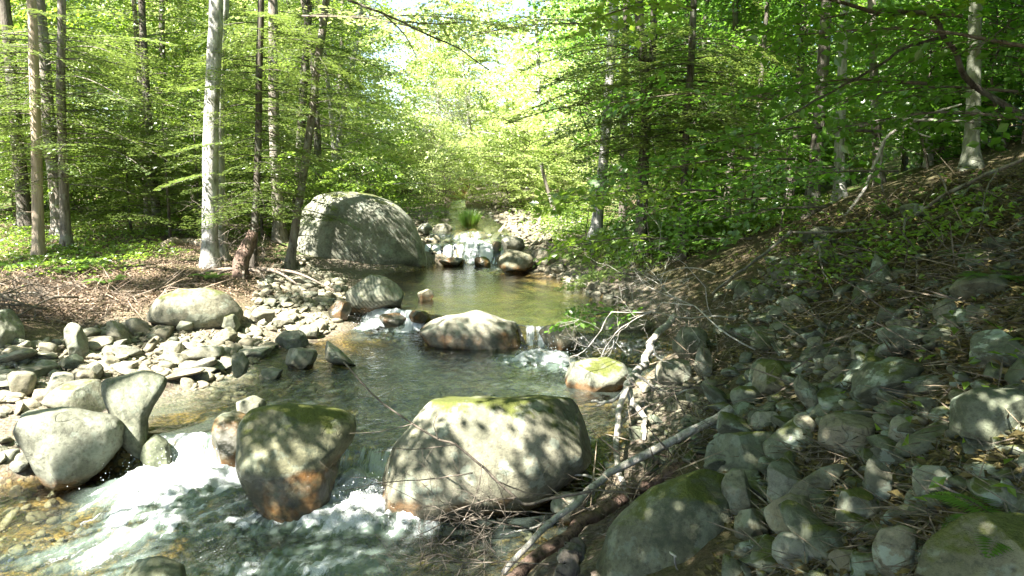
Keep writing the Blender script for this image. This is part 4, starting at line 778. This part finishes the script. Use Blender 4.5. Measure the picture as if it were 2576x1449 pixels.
branch("fallen_log", "dark reddish rotten log lying below the grey log", "log", [
  ([(1765,1150),(1700,1182),(1653,1210),(1557,1263),(1461,1325),(1365,1388),(1280,1460)], np.array([5.45, 5.4, 5.3, 5.1, 4.8, 4.5, 4.2]), (28, 38)),
  ([(1653,1205),(1600,1222),(1560,1222)], (5.3, 5.35), (10, 5)), ([(1700,1182),(1680,1150),(1640,1140)], (5.4, 5.5), (7, 4))], M['rot'])
branch("log_stub", "short moss covered log end at the bottom beside the mossy slab", "log", [([(1450,1372),(1432,1400),(1428,1470)], (4.25, 4.0), (46, 64))], M['bark_dark'])
branch("fallen_branch", "peeled white stick slanting down at the left edge", "branch", [([(-15,855),(20,900),(45,925)], None, (10, 8))], M['bleach'])
branch("fallen_branch", "pale stick leaning from the left bank down to the gravel", "branch", [([(262,730),(215,778),(170,830),(140,862)], (11.2, 9.6), (9, 5)), ([(255,735),(235,790),(228,820)], (11.1, 10.4), (5, 3))], M['bleach'])
branch("fallen_log", "broken barkless log end lying left of the thick pale trunk", "log", [([(412,622),(460,612),(520,620)], None, (24, 26))], M['snag'])
branch("fallen_branch", "long brown branch lying along the edge of the left bank", "branch", [([(0,745),(80,738),(160,728),(250,712),(330,720),(420,715)], (10.6, 12.2), (9, 4)), ([(90,738),(140,760),(200,765)], (10.8, 10.7), (4, 2))], M['grey'])
branch("fallen_log", "dark mossy log lying far back behind the dead trunk at left", "log", [([(-20,528),(120,524),(250,525)], (18.5, 18.5), (14, 10))], M['bark_dark'])
branch("fallen_branch", "long moss grey branch running down the right slope from the right edge", "branch", [([(2600,390),(2511,425),(2384,486),(2276,552),(2140,580),(1990,582)], (8.2, 9.5), (10, 6)), ([(1990,582),(1920,640),(1850,690),(1790,740)], (9.4, 8.6), (9, 5)), ([(2060,620),(2070,680),(2100,740)], (8.6, 7.4), (6, 3)), ([(2276,552),(2270,600),(2250,650)], (8.4, 7.6), (6, 3)), ([(2384,486),(2360,440),(2300,410)], (8.3, 8.6), (5, 2)), ([(2511,425),(2480,480),(2470,540)], (8.2, 7.6), (5, 2))], M['bark'])
branch("fallen_branch", "pale curved dead branch leaning against the splayed trunk", "branch", [([(2128,542),(2184,460),(2225,353),(2281,317),(2358,281),(2420,262)], (10.4, 9.8), (9, 5)), ([(2225,353),(2215,420),(2222,500)], (10.2, 10.6), (6, 4)), ([(2281,317),(2340,345),(2400,330)], (10.1, 9.8), (5, 3))], M['bleach'])
branch("fallen_branch", "dead limb lying level between the white birch and the beech", "branch", [([(2060,345),(2140,320),(2230,305),(2330,302),(2450,305)], (11, 9.5), (11, 7))], M['grey'])
branch("fallen_branch", "lichen covered forked stick on the right slope", "branch", [([(1968,655),(1985,700),(2020,745),(2045,790)], None, (7, 4)), ([(1985,700),(1960,760),(1950,830)], None, (4, 2))], M['beech'])
branch("fallen_branch", "crooked stick among the stones at the bottom right", "branch", [([(2310,1170),(2220,1210),(2150,1250),(2080,1290),(2020,1310)], (3.9, 4.0), (10, 5)), ([(2200,1330),(2120,1370),(2060,1400)], (3.3, 3.4), (11, 7))], M['grey'])
branch("hanging_branch", "dark bare limb bending down across the top right corner", "branch", [([(2040,-20),(2128,10),(2205,33),(2307,33),(2348,51),(2373,87),(2404,128),(2430,194),(2486,240),(2590,300)], (6.3, 6.8), (8, 16)), ([(2358,95),(2281,118),(2205,169),(2080,240),(1960,300)], (6.6, 6.0), (9, 4)), ([(2205,33),(2150,80),(2090,110)], (6.4, 6.2), (5, 2)), ([(2404,128),(2470,110),(2540,60)], (6.6, 6.5), (7, 3))], M['bark_dark'])
branch("hanging_branch", "thin bare bough arching in from the top over the bright centre", "branch", [([(840,-15),(930,20),(1010,55),(1080,90),(1150,120),(1230,175)], (9, 9), (7, 3)), ([(960,30),(1020,90),(1050,150)], (9, 9), (4, 2)), ([(1010,55),(1100,60),(1180,55)], (9, 9), (4, 2))], M['bark_dark'])
# bare twiggy things
def twiggy(name, label, cat, start, az, L, n, mat, rad, seed, up=.3, depth=3, drop=.2):
    r = np.random.RandomState(seed); parts = []
    def grow(p, d, l, rd, k):
        m = 6; pts = [p]; dd = d.copy()
        for i in range(m): dd = dd+r.normal(size=3)*.22; dd[2] -= drop*.08; dd /= np.linalg.norm(dd); pts.append(pts[-1]+dd*l/m)
        parts.append(tube(catmull(pts, 10), np.linspace(rd, rd*.45, 10), 5))
        if k > 0:
            for i in range(n):
                j = r.randint(1, m+1); e = r.normal(size=3); e -= dd*(e@dd); e /= np.linalg.norm(e)+1e-9; nd = dd*.7+e*.75; nd /= np.linalg.norm(nd)
                grow(pts[j], nd, l*r.uniform(.4, .7), rd*.55, k-1)
    grow(np.asarray(start, float), np.array([math.cos(az), math.sin(az), up])/math.sqrt(1+up*up), L, rad, depth)
    return tag(link(name, tubes_mesh(name, parts, mat, start), loc=start), label, cat)
for i, (u, v, y, az, L, lab) in enumerate([(1850,800,8.2,2.9,1.5,"bleached leafless shrub sprawling over the right shore"),(1800,690,9.5,2.5,1.2,"pale bare shrub twigs above the right shore"),(1900,880,7.0,2.7,1.2,"tangle of pale dead twigs hanging over the dark bank"),(1720,760,10.0,1.9,1.0,"small leafless white shrub at the water's bend")]):
    twiggy("dead_shrub", lab, "dead shrub", D(u, v, y), az, L, 3, M['palewig'], .009, 40+i, .25, 4)
branch("fine_twig", "thin dead twig arching across the front of the largest boulder", "twig", [
  ([(865,910),(945,1000),(1040,1066),(1102,1104),(1145,1119),(1212,1171),(1250,1210),(1298,1253),(1332,1270),(1387,1253),(1485,1234)], (5.0, 4.7), (4, 9)),
  ([(1102,1104),(1092,1070),(1100,1040)], (4.9, 4.9), (3, 1.5)), ([(1212,1171),(1205,1220),(1170,1300),(1110,1370)], (4.8, 4.5), (4, 1.5)), ([(1040,1066),(960,1085),(880,1090)], (4.9, 4.9), (3, 1.2)), ([(1145,1119),(1040,1130),(990,1128),(940,1140)], (4.85, 4.8), (3, 1.2)), ([(1190,1190),(1080,1205),(960,1215),(860,1235)], (4.8, 4.7), (4, 1.5)), ([(1298,1253),(1220,1260),(1130,1290),(1050,1330)], (4.7, 4.5), (4, 1.5)), ([(1250,1210),(1330,1240),(1400,1245)], (4.7, 4.8), (4, 2))], M['twig'])
for i, (u, v, y, az, L, lab) in enumerate([(1330,1330,4.75,3.3,.9,"brushwood of thin twigs against the grey log"),(1420,1290,4.9,3.6,.8,"spray of thin twigs rising over the grey log"),(1380,1420,4.3,3.0,.8,"loose twigs fanning out at the bottom under the rotten log"),(1560,1180,5.4,4.4,.5,"wisps of dead twigs caught on the forked branch"),(1700,1400,3.7,1.9,.6,"thin pale twigs sticking up in front of the mossy slab"),(1830,960,6.6,3.9,.9,"dangling roots and twigs over the toe of the right bank"),(120,800,10.0,3.6,1.1,"tangle of dead sticks under the cut left bank"),(200,770,10.4,3.9,1.2,"grey brushwood hanging off the left bank"),(60,790,9.8,3.4,1.0,"brown brushwood by the round boulder at left"),(720,620,14,4.0,1.3,"dry twigs at the foot of the bent leaning trunk"),(1290,480,24,1.2,1.6,"bleached dead brush at the head of the stream"),(1080,330,26,1.5,2.6,"pale leafless bush in the bright centre"),(1180,300,27,1.6,2.6,"white bare branches glowing in the bright centre"),(1480,330,16,4.2,1.6,"bare grey twigs drooping beside the light grey trunk")]):
    P = D(u, v, y)
    if 9 < y < 12: h = hit(u, v); P = h+(np.array([0, 0, CZ])-h)*.03+np.array([0, 0, .12])
    twiggy("brushwood", lab, "brushwood", P, az, L, 5, M['palewig'] if 'pale' in lab or 'white' in lab or 'bleached' in lab else M['twig'], .006 if y < 6 else .018 if 9 < y < 12 else .012 if y < 12 else .016 if y < 20 else .026, 60+i, .15 if y > 12 or y < 9 else .45, 3 if y < 20 else 4, .4 if y < 12 else .1)
# shaggy stump, roots
b = hit(606, 698); t = root("tree_stump", b, "shaggy dark leaning stump under the slender trunk", "stump")
link("body", tubes_mesh("body", [tube(catmull([b-np.array([0, 0, .2]), b+np.array([.02, 0, .25]), b+np.array([.12, .05, .5]), b+np.array([.22, .1, .78])], 22), np.linspace(.17, .08, 22)*1, 14, .35, 8)], M['rot'], b), t)
rt = [tube(catmull([b+np.array([x*.1, 0, .15]), b+np.array([x*.35, -.15, .1]), b+np.array([x*.6, -.45, -.15])], 12), np.linspace(.035, .012, 12), 6, .2, k) for k, x in enumerate((-1.6, -.8, .3, 1.1, 2.0, 2.8))]
link("roots", tubes_mesh("roots", rt, M['root'], b), t)
# ------------------------------------------------------------------ forest-floor masses
def litter(name, label, polys, size, mat, seed, lift=.015, asp=.6, tilt=.45):
    q_ = np.random.RandomState(seed); P = []
    for poly, n in polys:
        pts = np.array(inpoly(poly, max(60, n//14), q_)); k = 0
        hs = [h for h in (hit(*p) for p in pts) if h is not None]; hs = np.array(hs)
        b_ = hs[q_.randint(len(hs), size=n)]; b_ = b_+q_.normal(size=(n, 3))*np.array([.16, .16, 0])*(b_[:, 1:2]/7)
        l, r_ = edges(b_[:, 1]); b_[:, 2] = H(b_[:, 0], b_[:, 1]); b_ = b_[(np.minimum(b_[:, 0]-l, r_-b_[:, 0]) < -.05)]; P.append(b_)
    P = np.concatenate(P); n = len(P); a = q_.uniform(0, 6.3, n); ld = np.stack([np.cos(a), np.sin(a), q_.normal(size=n)*tilt*.7], -1); ld /= np.linalg.norm(ld, axis=1)[:, None]
    s = q_.uniform(.6, 1.3, n)*size; Q = leaf_quads(P+np.array([0, 0, 1])*(lift+q_.rand(n)*.03)[:, None], ld, np.array([0, 0, 1.])+q_.normal(size=(n, 3))*tilt, s, s*asp, .5)
    o = kind(link(name, mesh_np(name, Q.reshape(-1, 3), np.arange(n*4).reshape(n, 4), mat, False, dict(tone=(q_.rand(n)**2).repeat(4)))), "stuff", label); o["category"] = name.replace('_', ' ')
RS = [(1800,1010),(1740,830),(1760,640),(2050,530),(2576,400),(2576,1445),(1860,1445)]
LB = [(0,560),(700,560),(720,660),(640,740),(420,745),(300,800),(120,810),(0,800)]
litter("leaf_litter", "dry tan and olive leaves carpeting the right slope", [(RS, 6500), ([(2000,560),(2576,420),(2576,760),(2000,820)], 7500)], .062, M['litter'], 21)
litter("leaf_litter", "brown leaf and needle litter on the left bank", [(LB, 26000)], .045, M['duff'], 22, .01, .5)
litter("twig_debris", "thin dead twigs scattered over the left bank", [(LB, 3200)], .26, M['root'], 23, .02, .035, .3)
litter("twig_debris", "thin dead twigs scattered over the right slope", [(RS, 3600)], .24, M['twig'], 24, .03, .04, .35)
litter("twig_debris", "dead roots and sticks tangled along the cut edge of the left bank", [([(0,715),(430,715),(420,790),(300,815),(0,835)], 620)], .5, M["root"], 31, .06, .028, .6)
litter("twig_debris", "broken sticks piled along the toe of the right bank and round the logs", [([(1500,760),(1850,800),(1820,1000),(1660,900)], 420), ([(1560,1180),(1760,1090),(1800,1180),(1480,1400)], 200), ([(1980,560),(2560,430),(2560,700),(1900,760)], 620), ([(1850,800),(2500,720),(2500,900),(1900,1000)], 260)], .5, M["twig"], 32, .07, .024, .6)
litter("ground_cover", "low green seedlings and ferns on the left forest floor", [([(0,590),(330,590),(420,640),(250,690),(60,690),(0,680)], 4000), ([(0,520),(700,520),(700,600),(0,600)], 5500)], .075, M['leaf'], 25, .09, .55, .5)
litter("ground_cover", "green undergrowth on the floor of the right wood", [([(1480,600),(1700,560),(2000,520),(2030,560),(1750,640),(1560,680)], 7000), ([(900,500),(1120,500),(1060,560)], 1500), ([(1900,640),(2100,560),(2500,460),(2500,600),(2150,720),(1950,760)], 1100), ([(2200,720),(2560,640),(2570,1300),(2300,1300)], 70), ([(1300,520),(1500,520),(1520,620),(1420,610)], 3000)], .08, M['leaf'], 26, .14, .55, .6)
# ferns and grass
def fern(label, P, n, L, seed, mat='fern'):
    r = np.random.RandomState(seed); t = root("fern", P, label, "fern")
    for i in range(n):
        a = i*6.283/n+r.normal()*.3; dh = np.array([math.cos(a), math.sin(a), 0]); pe = np.array([-dh[1], dh[0], 0]); s = np.linspace(.1, 1, 26)
        l = L*r.uniform(.75, 1.15); ax = P+dh*(l*s)[:, None]*.85+np.array([0, 0, 1])*(l*(.75*s-.62*s*s))[:, None]
        q = np.concatenate([ax, ax]); sg = np.concatenate([np.ones(26), -np.ones(26)]); ss = np.concatenate([s, s]); ld = pe*sg[:, None]+dh*.45-np.array([0, 0, .15]); ld /= np.linalg.norm(ld, axis=1)[:, None]
        ln = l*.24*np.sin(np.pi*(ss*.86+.12))**.8; Q = leaf_quads(q, ld, np.array([0, 0, 1.])+r.normal(size=q.shape)*.12, ln, ln*0+l*.042)
        V = np.concatenate([Q.reshape(-1, 3), ]); me = mesh_np("frond", V-P, np.arange(len(V)).reshape(-1, 4), M[mat], False, dict(tone=np.clip(.5+r.normal(size=len(Q))*.15, 0, 1).repeat(4))); link("frond", me, t)
    return t
for u, v, y, n, L, lab in [(2330,880,5.6,5,.16,"small fern under the flat layered slab on the slope"),(1900,830,7.6,5,.2,"small fern above the dark toe of the right bank"),(2440,640,6.6,6,.3,"fern left of the one high on the shaded slope"),(2150,650,8.6,6,.28,"fern beside the gravelly strip on the right slope"),(2000,640,10,6,.3,"fern at the top of the gravelly strip"),(1790,650,12,6,.35,"fern among dead twigs at the foot of the wavy trunk"),(2560,1330,2.75,6,.42,"bright green fern at the bottom right corner"),(2500,690,5.4,7,.4,"fern at the right edge high on the shaded slope"),(2090,1130,4.6,5,.13,"tiny fern between stones in the middle of the right slope"),(535,706,12.4,8,.45,"sunlit fern at the foot of the thick pale trunk"),(270,735,11.3,7,.42,"fern on the lip of the left bank"),(180,690,12,7,.45,"fern near the bare dead trunk"),(200,650,13,7,.5,"fern behind the one near the bare dead trunk"),(40,640,12.5,7,.5,"fern at the left edge of the forest floor"),(2230,545,9.5,6,.4,"fern at the foot of the splayed trunk")]:
    P = D(u, v, y); P[2] = float(H(P[0], P[1]))+.03; fern(lab, P, n, L, u)
P = hit(1180, 575); rr = np.random.RandomState(5); n = 520; a = rr.uniform(0, 6.3, n); k = rr.rand(n)**.6; b0 = P+np.stack([np.cos(a)*k*.16, np.sin(a)*k*.16, 0*a], -1)
ld = np.stack([np.cos(a)*k*.6, np.sin(a)*k*.6, 0*a+1], -1); ld /= np.linalg.norm(ld, axis=1)[:, None]; Q = leaf_quads(b0, ld, np.stack([np.cos(a), np.sin(a), 0*a+.2], -1), rr.uniform(.3, .62, n), rr.uniform(.012, .02, n))
tag(link("grass_tuft", mesh_np("grass_tuft", Q.reshape(-1, 3)-P, np.arange(n*4).reshape(n, 4), M['fern'], False, dict(tone=(.6+.4*rr.rand(n)).repeat(4))), loc=P), "bright green grass tuft in midstream above the far waterfall", "grass tuft")
# leafy boughs reaching in at the right
def bough(label, u, v, y, az, L, n, ll, mat, seed, up=.1, name="leafy_branch"):
    r = np.random.RandomState(seed); P = D(u, v, y); f = Foliage()
    dh = np.array([math.cos(az), math.sin(az), 0]); main = catmull([P, P+dh*L*.5+np.array([0, 0, up*L*.5+.06]), P+dh*L+np.array([0, 0, up*L-.05])], 14)
    for i in range(n):
        k = (i+.5)/n; q = np.array([np.interp(k, np.linspace(0, 1, 14), main[:, j]) for j in range(3)])
        f.add(spray(r, q, az+(1 if i % 2 else -1)*r.uniform(.4, 1.1), L*.5*(1.1-.6*k), r.uniform(-.05, .2), r.uniform(.1, .4), 5, 3, ll, ll*.62, .4, .4, 48, brad=.006))
    f.B.append(tube(main, np.linspace(.016, .004, 14), 6)); t = root(name, P, label, "branch")
    link("stem", f.branches("stem", M['twig'], P), t); link("leaves", f.leaves("leaves", M[mat], P), t)
for a in [("leafy beech bough across the upper right corner",2600,120,5.6,2.95,1.6,12,.095,'leaf_deep',1,.12),("leafy bough below the dark bare limb",2330,210,6.4,3.2,1.5,12,.09,'leaf_deep',2,-.05),("broad leaf bough in front of the rough dark trunk",2200,330,7.2,3.3,1.7,9,.095,'leaf_deep',3,-.05),("leaf bough hanging in front of the slim wavy trunk",2000,400,8.2,3.3,1.8,9,.095,'leaf_deep',4,-.08),
  ("layered bough over the gap in the right wood",1960,250,8.6,3.2,1.9,9,.09,'leaf_deep',5,0),("bough of large leaves near the forked trunk",1800,480,9,3.2,1.8,14,.1,'leaf',6,-.05),("sunlit bough of large leaves over the right shore",1680,600,9.6,3.3,1.5,12,.1,'leaf',7,-.08),("low leafy twig above the shaded boulder in the water",1640,790,8.9,3.2,1.0,8,.085,'leaf_deep',8,-.05),("pale yellow leaf spray at the top beside the forked trunk",1750,20,8,3.4,1.1,8,.1,'leaf',9,-.1),("leafy bough at the right edge under the beech",2600,300,6.0,3.0,1.4,10,.09,'leaf_deep',10,0),("leaf spray low over the pool edge at right",1600,690,10.5,3.3,.9,8,.1,'leaf_sun',11,-.1),
  ("wide drooping bough low over the top of the gravelly strip",2080,520,9.2,3.2,1.7,9,.09,'leaf_deep',15,-.12),("leafy bough hanging before the white birch",2260,430,8.6,3.2,1.6,9,.09,'leaf_deep',16,-.1),("dense bough over the rough dark trunk base",2100,420,9.6,3.3,1.6,9,.09,'leaf_deep',17,-.12),("low bough sweeping toward the bare white shrub",1890,600,9.8,3.2,1.6,9,.09,'leaf_deep',18,-.1),("bough crossing in front of the smooth beech",2560,230,7.2,3.1,1.6,9,.09,'leaf_deep',19,-.02),("shaded bough touching the top edge beside the beech",2420,40,6.8,3.2,1.5,12,.09,'leaf_deep',20,-.03),("broad leafy bough between the slim trunk and the rough trunk",1930,500,10.5,3.1,1.8,9,.09,'leaf_deep',21,-.1),
  ("green maple bough hanging at the top left of centre",760,40,11,-.3,2.2,14,.09,'leaf_sun',12,-.15),("maple bough hanging over the bright centre from the left",930,40,13,-.2,2.4,14,.09,'leaf_sun',13,-.1),("maple bough hanging over the bright centre from the right",1500,60,13,3.3,2.2,14,.09,'leaf_sun',14,-.1)]:
    bough(a[0], a[1], a[2], a[3], a[4], a[5], a[6], a[7], a[8], a[9]+500, a[10])
